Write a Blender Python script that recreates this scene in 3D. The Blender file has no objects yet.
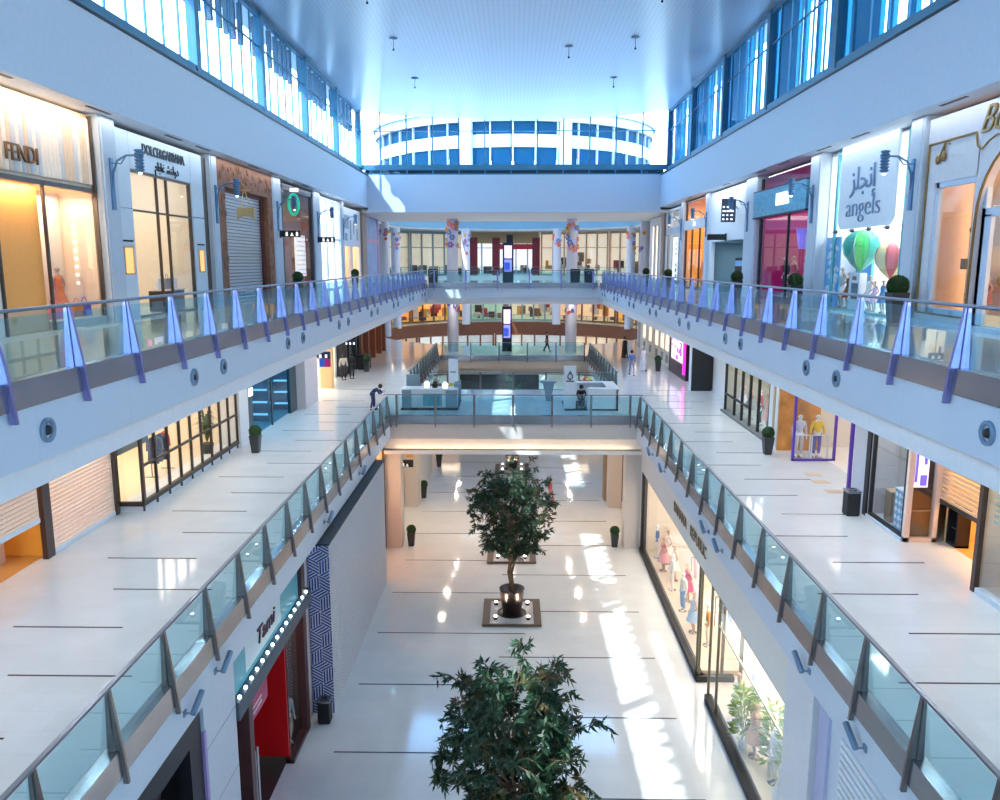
import bpy, bmesh, math, random
from mathutils import Vector, Matrix, Euler
PI = math.pi
sc = bpy.context.scene
COL = sc.collection
rnd = random.Random(7)

# ------------------------------------------------------------------ levels (metres)
G, M, U = -1.1, 6.0, 12.0          # ground hall, middle gallery, upper gallery
RX, FX = 6.37, 6.25                # hand rail line, slab edge line
SX = 11.3                          # upper shop fronts
YN, YF = -6.0, 58.5                # near end of the hall, edge of the far upper bridge
RC, RR = 88.0, 14.4                # rotunda centre (y) and radius

# ------------------------------------------------------------------ materials
MATS = {}
def mat(name, col=(.8,.8,.8), rough=.5, metal=0.0, noise=.06, scale=6.0, emit=0.0, spec=.5, bump=0.0):
    if name in MATS: return MATS[name]
    m = bpy.data.materials.new(name); m.use_nodes = True
    nt = m.node_tree; b = nt.nodes['Principled BSDF']
    b.inputs['Roughness'].default_value = rough
    b.inputs['Metallic'].default_value = metal
    b.inputs['Specular IOR Level'].default_value = spec
    tc = nt.nodes.new('ShaderNodeTexCoord'); nz = nt.nodes.new('ShaderNodeTexNoise')
    nz.inputs['Scale'].default_value = scale; nz.inputs['Detail'].default_value = 3
    nt.links.new(tc.outputs['Object'], nz.inputs['Vector'])
    mx = nt.nodes.new('ShaderNodeMix'); mx.data_type = 'RGBA'
    mx.inputs[6].default_value = (*[max(0, c*(1-noise)) for c in col], 1)
    mx.inputs[7].default_value = (*[min(1, c*(1+noise)) for c in col], 1)
    nt.links.new(nz.outputs['Fac'], mx.inputs[0]); nt.links.new(mx.outputs[2], b.inputs['Base Color'])
    if emit:
        b.inputs['Emission Color'].default_value = (*col, 1); b.inputs['Emission Strength'].default_value = emit
    if bump:
        bp = nt.nodes.new('ShaderNodeBump'); bp.inputs['Strength'].default_value = bump
        nt.links.new(nz.outputs['Fac'], bp.inputs['Height']); nt.links.new(bp.outputs[0], b.inputs['Normal'])
    MATS[name] = m; return m

def glass(name, tint=(.95,.97,.98), refl=.06, rough=.01):
    """thin architectural pane: lets light straight through, reflects more at grazing angles"""
    if name in MATS: return MATS[name]
    m = bpy.data.materials.new(name); m.use_nodes = True
    nt = m.node_tree; nt.nodes.clear()
    out = nt.nodes.new('ShaderNodeOutputMaterial'); tr = nt.nodes.new('ShaderNodeBsdfTransparent')
    gl = nt.nodes.new('ShaderNodeBsdfGlossy'); mx = nt.nodes.new('ShaderNodeMixShader')
    lw = nt.nodes.new('ShaderNodeLayerWeight'); mr = nt.nodes.new('ShaderNodeMapRange')
    lw.inputs['Blend'].default_value = .35
    mr.inputs['To Min'].default_value = refl; mr.inputs['To Max'].default_value = min(.75, refl*5.5)
    tr.inputs[0].default_value = (*tint, 1); gl.inputs['Roughness'].default_value = rough
    gl.inputs[0].default_value = (.95,.97,1,1)
    nt.links.new(lw.outputs['Facing'], mr.inputs['Value']); nt.links.new(mr.outputs[0], mx.inputs[0])
    nt.links.new(tr.outputs[0], mx.inputs[1]); nt.links.new(gl.outputs[0], mx.inputs[2])
    nt.links.new(mx.outputs[0], out.inputs[0])
    MATS[name] = m; return m

def tile_mat(name, c1, c2, grout, sx, sy, rough, mortar=.004, spec=.5):
    if name in MATS: return MATS[name]
    m = bpy.data.materials.new(name); m.use_nodes = True
    nt = m.node_tree; b = nt.nodes['Principled BSDF']
    tc = nt.nodes.new('ShaderNodeTexCoord'); br = nt.nodes.new('ShaderNodeTexBrick')
    br.offset = .5; br.inputs['Color1'].default_value = (*c1,1); br.inputs['Color2'].default_value = (*c2,1)
    br.inputs['Mortar'].default_value = (*grout,1); br.inputs['Scale'].default_value = 1
    br.inputs['Mortar Size'].default_value = mortar; br.inputs['Brick Width'].default_value = sx; br.inputs['Row Height'].default_value = sy
    nt.links.new(tc.outputs['Object'], br.inputs['Vector'])
    nz = nt.nodes.new('ShaderNodeTexNoise'); nz.inputs['Scale'].default_value = .6; nz.inputs['Detail'].default_value = 5
    nt.links.new(tc.outputs['Object'], nz.inputs['Vector'])
    mx = nt.nodes.new('ShaderNodeMix'); mx.data_type = 'RGBA'; mx.blend_type = 'MULTIPLY'; mx.inputs[0].default_value = .25
    nt.links.new(br.outputs['Color'], mx.inputs[6]); nt.links.new(nz.outputs['Color'], mx.inputs[7])
    hs = nt.nodes.new('ShaderNodeHueSaturation'); hs.inputs['Saturation'].default_value = .0
    nt.links.new(nz.outputs['Color'], hs.inputs['Color']); nt.links.new(hs.outputs[0], mx.inputs[7])
    nt.links.new(mx.outputs[2], b.inputs['Base Color'])
    b.inputs['Roughness'].default_value = rough; b.inputs['Specular IOR Level'].default_value = spec
    MATS[name] = m; return m

def line_mat(name, col, dark, axis, period, width, rough=.4, metal=0.0, soft=.0):
    """surface with thin regular joints across one object axis"""
    if name in MATS: return MATS[name]
    m = bpy.data.materials.new(name); m.use_nodes = True
    nt = m.node_tree; b = nt.nodes['Principled BSDF']
    tc = nt.nodes.new('ShaderNodeTexCoord'); sp = nt.nodes.new('ShaderNodeSeparateXYZ')
    nt.links.new(tc.outputs['Object'], sp.inputs[0])
    md = nt.nodes.new('ShaderNodeMath'); md.operation = 'PINGPONG'; md.inputs[1].default_value = period/2
    nt.links.new(sp.outputs[axis], md.inputs[0])
    ls = nt.nodes.new('ShaderNodeMapRange'); ls.inputs['From Min'].default_value = width*.5; ls.inputs['From Max'].default_value = width*.5+soft+.001
    nt.links.new(md.outputs[0], ls.inputs['Value'])
    mx = nt.nodes.new('ShaderNodeMix'); mx.data_type = 'RGBA'
    mx.inputs[6].default_value = (*dark,1); mx.inputs[7].default_value = (*col,1)
    nt.links.new(ls.outputs[0], mx.inputs[0]); nt.links.new(mx.outputs[2], b.inputs['Base Color'])
    b.inputs['Roughness'].default_value = rough; b.inputs['Metallic'].default_value = metal
    MATS[name] = m; return m

# ------------------------------------------------------------------ mesh builder
class MB:
    def __init__(s): s.v=[]; s.f=[]; s.m=[]; s.cur=0; s.sm=[]; s.smooth=False
    def face(s, idx): s.f.append(tuple(idx)); s.m.append(s.cur); s.sm.append(s.smooth)
    def pts(s, p):
        n=len(s.v); s.v.extend(tuple(q) for q in p); return n
    def box(s, x0,x1,y0,y1,z0,z1):
        x0,x1=min(x0,x1),max(x0,x1); y0,y1=min(y0,y1),max(y0,y1); z0,z1=min(z0,z1),max(z0,z1)
        n=s.pts([(x0,y0,z0),(x1,y0,z0),(x1,y1,z0),(x0,y1,z0),(x0,y0,z1),(x1,y0,z1),(x1,y1,z1),(x0,y1,z1)])
        for q in ((0,3,2,1),(4,5,6,7),(0,1,5,4),(1,2,6,5),(2,3,7,6),(3,0,4,7)): s.face([n+i for i in q])
        return s
    def obox(s, c, sx, sy, sz, rz=0, ry=0, rx=0):
        R=Euler((rx,ry,rz)).to_matrix(); C=Vector(c)
        p=[C+R@Vector((a*sx/2,b*sy/2,d*sz/2)) for d in (-1,1) for a,b in ((-1,-1),(1,-1),(1,1),(-1,1))]
        n=s.pts(p)
        for q in ((0,3,2,1),(4,5,6,7),(0,1,5,4),(1,2,6,5),(2,3,7,6),(3,0,4,7)): s.face([n+i for i in q])
        return s
    def quad(s,a,b,c,d): n=s.pts([a,b,c,d]); s.face([n,n+1,n+2,n+3]); return s
    def prism(s, poly, axis, a, b):
        """extrude polygon (2D) along axis 0/1/2 from a to b; poly coords are the other two axes in order"""
        def mk(p,t):
            if axis==0: return (t,p[0],p[1])
            if axis==1: return (p[0],t,p[1])
            return (p[0],p[1],t)
        k=len(poly); n=s.pts([mk(p,a) for p in poly]+[mk(p,b) for p in poly])
        s.face([n+i for i in range(k)]); s.face([n+k+i for i in range(k)][::-1])
        for i in range(k): j=(i+1)%k; s.face([n+i,n+k+i,n+k+j,n+j])
        return s
    def lathe(s, prof, c=(0,0,0), seg=16, axis=2, a0=0, a1=2*PI):
        full = abs(a1-a0-2*PI)<1e-6; k=seg if full else seg+1; rows=[]
        for r,h in prof:
            row=[]
            for i in range(k):
                t=a0+(a1-a0)*i/seg; x,y=r*math.cos(t),r*math.sin(t)
                p=(x,y,h) if axis==2 else ((h,x,y) if axis==0 else (x,h,y))
                row.append((p[0]+c[0],p[1]+c[1],p[2]+c[2]))
            rows.append(s.pts(row))
        for a,b in zip(rows,rows[1:]):
            for i in range(seg):
                j=(i+1)%k; s.face([a+i,a+j,b+j,b+i])
        return s
    def cyl(s, p, q, r, r2=None, seg=8, cap=True):
        p,q=Vector(p),Vector(q); r2=r if r2 is None else r2
        d=(q-p); 
        if d.length<1e-9: return s
        d.normalize(); a=d.orthogonal().normalized(); b=d.cross(a)
        n=s.pts([p+(a*math.cos(2*PI*i/seg)+b*math.sin(2*PI*i/seg))*r for i in range(seg)]+[q+(a*math.cos(2*PI*i/seg)+b*math.sin(2*PI*i/seg))*r2 for i in range(seg)])
        for i in range(seg):
            j=(i+1)%seg; s.face([n+i,n+j,n+seg+j,n+seg+i])
        if cap: s.face([n+i for i in range(seg)][::-1]); s.face([n+seg+i for i in range(seg)])
        return s
    def tube(s, pts, r, seg=6, r2=None):
        k=len(pts)
        for i in range(k-1):
            ra=r if r2 is None else r+(r2-r)*i/(k-1); rb=r if r2 is None else r+(r2-r)*(i+1)/(k-1)
            s.cyl(pts[i],pts[i+1],ra,rb,seg)
        return s
    def ball(s, c, r, seg=10, rings=7, sx=1, sy=1, sz=1):
        n0=[]; 
        for j in range(rings+1):
            t=PI*j/rings
            n0.append(s.pts([(c[0]+sx*r*math.sin(t)*math.cos(2*PI*i/seg), c[1]+sy*r*math.sin(t)*math.sin(2*PI*i/seg), c[2]+sz*r*math.cos(t)) for i in range(seg)]))
        for a,b in zip(n0,n0[1:]):
            for i in range(seg):
                j=(i+1)%seg; s.face([a+i,b+i,b+j,a+j])
        return s
    def mesh(s, name, mats, off=(0,0,0), bevel=0):
        me=bpy.data.meshes.new(name)
        me.from_pydata([(x-off[0],y-off[1],z-off[2]) for x,y,z in s.v],[],s.f)
        for m in (mats if isinstance(mats,(list,tuple)) else [mats]): me.materials.append(m)
        me.polygons.foreach_set('material_index', s.m)
        me.polygons.foreach_set('use_smooth', s.sm)
        me.update()
        bm=bmesh.new(); bm.from_mesh(me)
        bmesh.ops.remove_doubles(bm, verts=bm.verts, dist=1e-5)
        bmesh.ops.recalc_face_normals(bm, faces=bm.faces)
        bm.to_mesh(me); bm.free()
        return me
    def build(s, name, mats, parent=None, bevel=0):
        off=worldloc(parent) if parent is not None else (0,0,0)
        o=bpy.data.objects.new(name, s.mesh(name,mats,off)); COL.objects.link(o)
        if parent is not None: o.parent=parent
        if bevel:
            md=o.modifiers.new('b','BEVEL'); md.width=bevel; md.segments=2; md.limit_method='ANGLE'
        return o

def worldloc(o):
    l=Vector((0,0,0))
    while o is not None: l=l+o.location; o=o.parent
    return l
def thing(name, label, cat, loc=(0,0,0), group=None, rz=0):
    o=bpy.data.objects.new(name,None); COL.objects.link(o); o.empty_display_size=.2
    o.location=loc; o.rotation_euler=(0,0,rz); o['label']=label; o['category']=cat
    if group: o['group']=group
    return o
def tag(o,label,cat,group=None):
    o['label']=label; o['category']=cat
    if group: o['group']=group
    return o
def struct(name, mb, mats, parent=None, bevel=0):
    o=mb.build(name,mats,parent,bevel)
    if parent is None: o['kind']='structure'
    return o
def recentre(o):
    """put a single-mesh thing's origin at the middle of its base"""
    me=o.data; xs=[v.co for v in me.vertices]
    c=Vector(((min(v.x for v in xs)+max(v.x for v in xs))/2,(min(v.y for v in xs)+max(v.y for v in xs))/2,min(v.z for v in xs)))
    me.transform(Matrix.Translation(-c)); o.location=c; return o
def dup(root, loc, rz=None, label=None, group=None, sz=None):
    r=root.copy(); COL.objects.link(r); r.location=loc
    if rz is not None: r.rotation_euler=(0,0,rz)
    if sz is not None: r.scale=(sz,sz,sz)
    if label: r['label']=label
    if group: r['group']=group
    for ch in list(root.children):
        c=ch.copy(); COL.objects.link(c); c.parent=r
        for g in list(ch.children):
            d=g.copy(); COL.objects.link(d); d.parent=c
    return r
def setmat(root, partname, m):
    """give one copy of a thing its own material on one part"""
    for ch in root.children:
        if ch.name.split('.')[0]==partname:
            ch.material_slots[0].link='OBJECT'; ch.material_slots[0].material=m
def text(s, size, loc, facing, m, name='lettering', parent=None, extrude=.02, align='CENTER', shear=0, xs=1.0, bold=0.0):
    cu=bpy.data.curves.new(name,'FONT'); cu.body=s; cu.size=size; cu.extrude=extrude; cu.align_x=align; cu.align_y='CENTER'; cu.shear=shear; cu.offset=bold
    t=bpy.data.objects.new('tmp',cu); COL.objects.link(t)
    bpy.context.view_layer.update()
    dg=bpy.context.evaluated_depsgraph_get()
    me=bpy.data.meshes.new_from_object(t.evaluated_get(dg)); me.name=name
    bpy.data.objects.remove(t)
    R={'+x':Euler((PI/2,0,PI/2)),'-x':Euler((PI/2,0,-PI/2)),'-y':Euler((PI/2,0,0)),'+z':Euler((0,0,0))}[facing].to_matrix().to_4x4()
    off=worldloc(parent) if parent is not None else Vector((0,0,0))
    me.transform(Matrix.Translation(Vector(loc)-off) @ R @ Matrix.Diagonal((xs,1,1,1)))
    me.materials.clear(); me.materials.append(m)
    o=bpy.data.objects.new(name,me); COL.objects.link(o)
    if parent is not None: o.parent=parent
    return o
def area(name, loc, sx, sy, power, col=(1,1,1), rot=(0,0,0), shape='RECTANGLE', spread=PI):
    l=bpy.data.lights.new(name,'AREA'); l.shape=shape; l.size=sx; l.size_y=sy; l.energy=power; l.color=col; l.spread=spread
    o=bpy.data.objects.new(name,l); COL.objects.link(o); o.location=loc; o.rotation_euler=rot; return o

# ------------------------------------------------------------------ shared materials
white=mat('white_paint',(.80,.82,.84),.55)
fascia_m=line_mat('fascia_panels',(.62,.69,.77),(.54,.61,.69),1,2.55,.012,.5)
bulk_m=mat('white_gloss_bulkhead',(.86,.87,.88),.35)
steel=mat('brushed_steel',(.36,.36,.39),.22,.9,.12,2)
dark=mat('black_metal',(.02,.02,.025),.4,.3)
black=mat('matt_black',(.012,.012,.014),.6)
pane=glass('clear_pane',(.96,.98,.99),.045)
shopglass=glass('shop_pane',(.96,.98,.985),.03)
railglass=glass('rail_glass',(.74,.92,.96),.04)
windowglass=glass('clerestory_glass',(.86,.95,1.0),.015)
winframe=mat('blue_grey_window_metal',(.07,.22,.33),.4,.2)
stone=tile_mat('polished_floor',(.74,.77,.79),(.71,.74,.76),(.62,.65,.67),1.2,.6,.07,.004)
stone_brightened=tile_mat('polished_floor_brightened',(.86,.88,.88),(.83,.85,.85),(.74,.76,.76),1.2,.6,.07,.004)  # same stone, colour raised to stand in for brighter light on the ground hall
pillar_m=mat('pale_blue_grey_pillar',(.56,.62,.70),.45)
warmwhite=mat('cream_wall',(.86,.76,.64),.6)
gold=mat('gold_metal',(.75,.52,.22),.3,.9)
SKY,SUN,EXPO=10.5,12.0,0.0
# ================================================================== THE SETTING
inlay=mat('dark_inlay',(.05,.05,.055),.25)
# --- ground floor with staggered dark inlay slots
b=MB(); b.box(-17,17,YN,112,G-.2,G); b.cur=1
for k in range(-1,14):
    y=22.2+4*(k-2)
    b.box(-5.45,.52,y-.03,y+.03,G-.01,G+.004)
    y=20.15+4.05*(k-2)
    b.box(-.5,5.4,y-.03,y+.03,G-.01,G+.004)
struct('floor_ground',b,[stone_brightened,inlay])
# --- gallery floors and slab edges
for s,side in ((-1,'left'),(1,'right')):
    b=MB(); b.box(s*FX,s*17,YN,74,M-.06,M); b.cur=1
    for k in range(0,22):
        y=5.75+2.015*k
        if k%2: b.box(s*8.3,s*10.65,y-.025,y+.025,M-.01,M+.004)
        else: b.box(s*7.15,s*9.5,y-.025,y+.025,M-.01,M+.004)
    struct('floor_mid_'+side,b,[stone,inlay])
    b=MB(); b.box(s*FX,s*17,YN,74,U-.06,U); struct('floor_upper_'+side,b,stone)
    b=MB(); b.box(s*FX,s*17,YN,74,4.83,M-.06); struct('trim_mid_slab_'+side,b,fascia_m)
    b=MB(); b.box(s*FX,s*17,YN,74,11.07,U-.06); struct('trim_upper_slab_'+side,b,fascia_m)
    b=MB(); b.box(s*6.5,s*17,YN,74,10.63,11.07); struct('ceiling_mid_'+side,b,bulk_m)
    b=MB(); b.box(s*17,s*17.2,YN,85,G-.2,19.97); b.box(s*17,s*20.4,84.8,85,G-.2,19.97); struct('wall_outer_'+side,b,white)
    # deep fascia and roof over the upper shops, slot diffusers in its soffit
    b=MB(); b.box(s*10.66,s*17.2,YN,60.2,17.6,19.9)
    struct('wall_fascia_'+side,b,mat('pale_plaster',(.60,.69,.80),.5))
    b=MB(); b.box(s*10.6,s*11.35,YN,60.2,19.9,19.98); b.cur=1; b.box(s*10.62,s*10.66,YN,59.9,19.84,19.9)
    struct('trim_ledge_'+side,b,[winframe,dark])
# --- crossing bridges
b=MB(); b.box(-FX,FX,39.7,48.3,M-.06,M); struct('floor_bridge_near',b,stone)
b=MB(); b.box(-FX,FX,39.7,48.3,4.81,M-.06); struct('trim_bridge_near',b,mat('grey_fascia',(.62,.60,.58),.5))
b=MB(); b.box(-6.6,6.6,40.1,47.9,4.2,4.81); b.box(-6.6,6.6,39.78,48.2,3.98,4.08); b.box(-6.6,6.6,39.78,39.82,4.08,4.17); struct('ceiling_bridge_near',b,bulk_m)
b=MB(); b.box(-6.0,6.0,39.86,39.98,4.085,4.13); struct('trim_cove_lamp',b,mat('warm_strip_lamp',(1,.70,.42),.5,emit=6))
b=MB(); b.box(-FX,FX,66.2,74,M-.06,M); struct('floor_bridge_far',b,stone)
b=MB(); b.box(-FX,FX,66.2,74,4.9,M-.06); b.box(-6.4,6.4,66.6,74,4.35,4.9); struct('trim_bridge_far',b,mat('beige_fascia',(.66,.57,.48),.5))
b=MB(); b.box(-FX,FX,YF,74,U-.06,U); struct('floor_bridge_upper',b,stone)
b=MB(); b.box(-FX,FX,YF,74,11.07,U-.06); struct('trim_bridge_upper',b,fascia_m)
b=MB(); b.box(-6.5,6.5,YF+.3,74,10.63,11.07); struct('ceiling_bridge_upper',b,bulk_m)
# --- rotunda beyond: ring floors, ring fascia, drum with a clerestory above the roof
A0,A1=-65*PI/180,245*PI/180; W0,W1=-8*PI/180,188*PI/180
brown=mat('brown_timber_fascia',(.16,.055,.03),.45)
b=MB(); b.lathe([(RR,U-.012),(20,U-.012),(20,11.1),(RR,11.1),(RR,U-.012)],(0,RC,0),64,2,A0,A1); struct('floor_rotunda_upper',b,stone)
b=MB(); b.lathe([(RR,M-.012),(20,M-.012),(20,4.7),(RR,4.7)],(0,RC,0),64,2,A0,A1); struct('floor_rotunda_mid',b,stone)
b=MB(); b.lathe([(RR-.02,M+.16),(RR-.02,4.7)],(0,RC,0),64,2,0,PI); b.lathe([(RR+.1,M+.16),(RR-.02,M+.16)],(0,RC,0),64,2,0,PI); struct('trim_rotunda_mid',b,brown)
b=MB(); b.lathe([(20.2,G),(20.2,19.9)],(0,RC,0),64,2,W0,W1); struct('wall_rotunda',b,warmwhite)
b=MB(); b.lathe([(RR,19.6),(RR,17.75),(RR+.4,17.6),(20.2,17.6)],(0,RC,0),64,2,-22*PI/180,202*PI/180)
b.cur=1; b.lathe([(RR-.05,17.72),(RR-.22,17.62),(RR-.05,17.52),(RR+.3,17.55)],(0,RC,0),64,2,-22*PI/180,202*PI/180)
struct('trim_rotunda_ring',b,[mat('sky_blue_ring',(.22,.48,.72),.4),white])
b=MB(); b.box(-17.2,17.2,60.2,73.5,17.25,17.45); b.box(-17.2,-13.4,73.5,88,17.5,17.6); b.box(13.4,17.2,73.5,88,17.5,17.6); b.lathe([(RR-.3,19.7),(24,19.7)],(0,RC,0),64)
struct('ceiling_far',b,white)
b=MB(); b.box(-17.2,17.2,60.2,88,19.7,19.9); struct('ceiling_far_roof',b,white)
# --- far wall of the hall under the end window
b=MB(); b.box(-10.66,10.66,59.8,60.2,17.25,19.9); struct('wall_far',b,MATS['pale_plaster'])
b=MB(); b.box(-11.2,11.2,YN-.2,YN,G-.2,24.6); struct('wall_near',b,white)
# --- belly-shaped metal slat ceiling
ceil_m=line_mat('ceiling_slats',(.60,.67,.73),(.48,.55,.62),0,.21,.012,.36,.3,.02)
b=MB(); n=28; xs=[-11.5+23*i/n for i in range(n+1)]; zc=lambda x:24.45-.72*(1-(x/11.5)**2)
lo=b.pts([(x,y,zc(x)) for y in (YN,60.4) for x in xs]); hi=b.pts([(x,y,24.9) for y in (YN,60.4) for x in xs])
b.smooth=True
for i in range(n): b.face([lo+i,lo+i+1,lo+n+2+i,lo+n+1+i])
b.smooth=False
for i in range(n):
    b.face([hi+i,hi+i+1,hi+n+2+i,hi+n+1+i]); b.face([lo+i,lo+i+1,hi+i+1,hi+i]); b.face([lo+n+1+i,lo+n+2+i,hi+n+2+i,hi+n+1+i])
for i in (0,n): b.face([lo+i,lo+n+1+i,hi+n+1+i,hi+i])
struct('ceiling',b,ceil_m)
for s,sd in ((-1,'left'),(1,'right')):
    b=MB(); b.box(s*11.5,s*12.6,YN,60.4,24.5,24.9); struct('ceiling_added_sunshade_'+sd,b,white)  # unseen overhangs added to keep sun off the upper window panes
# --- clerestory windows: one per 7.65 m bay, with outer sun louvres
louv_l=mat('pale_grey_louver',(.055,.10,.145),.5); louv_r=mat('blue_louver',(.015,.33,.55),.6,spec=.2)
wn=0; ys=[60.0-7.62*k for k in range(0,10)]
ys[-1]=YN
for s in (-1,1):
    for y1,y0 in zip(ys,ys[1:]):
        wn+=1; x=s*11.2; b=MB()
        b.box(x-.11,x+.11,y0,y1,19.98,20.45); b.box(x-.1,x+.1,y0,y1,24.2,24.5)      # sill and head
        b.box(x-.16,x+.16,y1-.2,y1+.2,19.98,24.45)                                    # main mullion
        k=6
        for i in range(1,k): b.box(x-.035,x+.035,y0+(y1-y0)*i/k-.03,y0+(y1-y0)*i/k+.03,20.4,24.4)
        b.box(x-.035,x+.035,y0,y1,22.93,22.99)
        fr=struct('window_%d'%wn,b,winframe)
        b=MB(); b.box(x+s*.01,x+s*.02,y0,y1,20.4,24.4); b.build('pane',windowglass,fr)
        b=MB()
        if s<0:
            for yy in (.5,1.5,2.7,3.7,4.5,5.3,6.2): b.box(x-.3,x-.5,y0+yy,y0+yy+.2,22.75,24.4)
        else:
            for yy,wd in ((.1,.35),(1.35,.35),(2.75,.35),(4.2,.35),(5.1,2.3)): b.box(x+.3,x+.45,y0+yy,y0+yy+wd,20.0,24.4)
        b.build('louver',louv_l if s<0 else louv_r,fr)
wn+=1; b=MB(); y=60.0
b.box(-11.1,11.1,y-.08,y+.08,19.9,20.0); b.box(-11.1,11.1,y-.08,y+.08,20.25,20.62); b.box(-11.1,11.1,y-.04,y+.04,22.93,22.99)
for i in range(-5,7): b.box(-.2+1.89*i-.045,-.2+1.89*i+.045,y-.06,y+.06,19.95,24.4)
fr=struct('window_%d'%wn,b,winframe)
b=MB(); b.box(-11.1,11.1,y+.005,y+.015,19.98,24.4); b.build('pane',windowglass,fr)
# --- flat roofs outside that the clerestory looks over
b=MB(); b.box(-40,-11.6,YN,110,19.5,19.9); b.box(11.6,40,YN,110,19.5,19.9); struct('ground_roof_outside',b,mat('roof_gravel',(.62,.62,.60),.8,scale=30))
b=MB(); b.box(-10.9,10.9,60.4,62,19.9,20.38); struct('trim_roof_plant_screen',b,mat('dark_grille',(.03,.035,.04),.6,noise=.4,scale=20))
# --- white parapet building far left and right seen through the glass
b=MB(); b.box(-30,-29,-6,100,19.9,27); struct('wall_outside_left',b,line_mat('white_cladding_outside',(.85,.86,.87),(.6,.62,.65),1,1.27,.04,.6))
# --- rotunda drum seen through the end window
drum=thing('round_drum','round white drum building with bands of blue glass outside the end window','building',(0,RC,19.9))
wh=mat('white_render',(.40,.40,.40),.7); blue=mat('blue_reflecting_glass',(.002,.035,.07),.6,0,.25,.8,spec=.08)
b=MB(); R=14.2
for z0,z1,r in ((19.9,22.05,R),(23.75,24.85,R),(25.95,26.75,R+.25),(26.75,27.0,R+.5)): b.lathe([(r,z0),(r,z1)],(0,RC,0),72)
b.lathe([(0,27.0),(R+.5,27.0)],(0,RC,0),72)
b.build('wall',wh,drum)
for z0,z1 in ((22.05,23.75),(24.85,25.95)):
    for i in range(22):
        a=PI+ (i+.0)*PI/22
        b=MB(); b.lathe([(R-.12,z0),(R-.12,z1)],(0,RC,0),3,2,a,a+PI/22-.012)
        b.build('window',blue,drum)
        b=MB(); ca,sa=math.cos(a-.006),math.sin(a-.006); b.obox((R*ca*.997,RC+R*sa*.997,(z0+z1)/2),.25,.1,z1-z0,a); b.build('mullion',wh,drum)
for sx in (-4.25,4.6):
    b=MB(); a=-math.acos(sx/(R+.1)); b.obox(((R+.1)*math.cos(a),RC+(R+.1)*math.sin(a),23.5),.5,1.05,7.0,a); b.build('pier',wh,drum)

# --- pillars between the upper shops
for s,side,spans in ((-1,'left',((14.4,15.3),(22.3,23.2),(30.3,31.0),(38.0,39.4),(45.75,47.3),(53.1,53.8),(60.1,62.0))),(1,'right',((14.6,15.5),(22.9,23.7),(30.4,31.4),(38.1,39.9),(47.1,48.1),(54.2,55.0),(60.9,62.2)))):
    for y0,y1 in spans:
        b=MB(); b.box(s*11.2,s*12.6,y0,y1,U,17.6); b.box(s*11.17,s*11.2,y0+.1,y1-.1,U+.05,17.55)
        struct('pillar_upper_'+side,b,pillar_m if y0<60 else mat('brown_grey_pillar',(.30,.24,.22),.5))
# --- square ground columns under the near bridge
for s in (-1,1):
    for y in (40.0,47.0):
        b=MB(); b.box(s*5.8,s*6.6,y,y+1,G,4.0)
        struct('pillar_ground_'+('left' if s<0 else 'right'),b,mat('greige_column',(.60,.55,.52),.5))
# ================================================================== FIGURES, PLANTS, BINS
def skin(name, vr, edges, m, root=0, sub=1, extra=None):
    me=bpy.data.meshes.new('tmp'); me.from_pydata([v[0] for v in vr],edges,[])
    o=bpy.data.objects.new('tmp',me); COL.objects.link(o)
    md=o.modifiers.new('s','SKIN'); 
    sv=me.skin_vertices[0].data
    for i,v in enumerate(vr):
        r=v[1]; sv[i].radius=(r,r) if not isinstance(r,tuple) else r; sv[i].use_root=(i==root)
    md.use_smooth_shade=True
    ss=o.modifiers.new('ss','SUBSURF'); ss.levels=sub; ss.render_levels=sub
    bpy.context.view_layer.update()
    dg=bpy.context.evaluated_depsgraph_get()
    r=bpy.data.meshes.new_from_object(o.evaluated_get(dg)); bpy.data.objects.remove(o)
    if extra is not None:
        bm=bmesh.new(); bm.from_mesh(r); x=extra.mesh('x',m); bm.from_mesh(x); bm.to_mesh(r); bm.free()
        for p in r.polygons: p.use_smooth=True
    r.name=name; r.materials.clear(); r.materials.append(m); return r
def lerp(a,b,t): return tuple(a[i]+(b[i]-a[i])*t for i in range(3))
BASE=dict(pel=(0,0,.95),sp=(0,0,1.14),ch=(0,0,1.34),nb=(0,.01,1.47),hd=(0,-.015,1.64),
  shl=(.18,.01,1.41),shr=(-.18,.01,1.41),ell=(.25,.03,1.13),elr=(-.25,.03,1.13),wrl=(.25,-.08,.88),wrr=(-.25,-.08,.88),
  hpl=(.09,0,.90),hpr=(-.09,0,.90),knl=(.10,-.02,.50),knr=(-.10,-.02,.50),anl=(.10,.03,.09),anr=(-.10,.03,.09))
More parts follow.
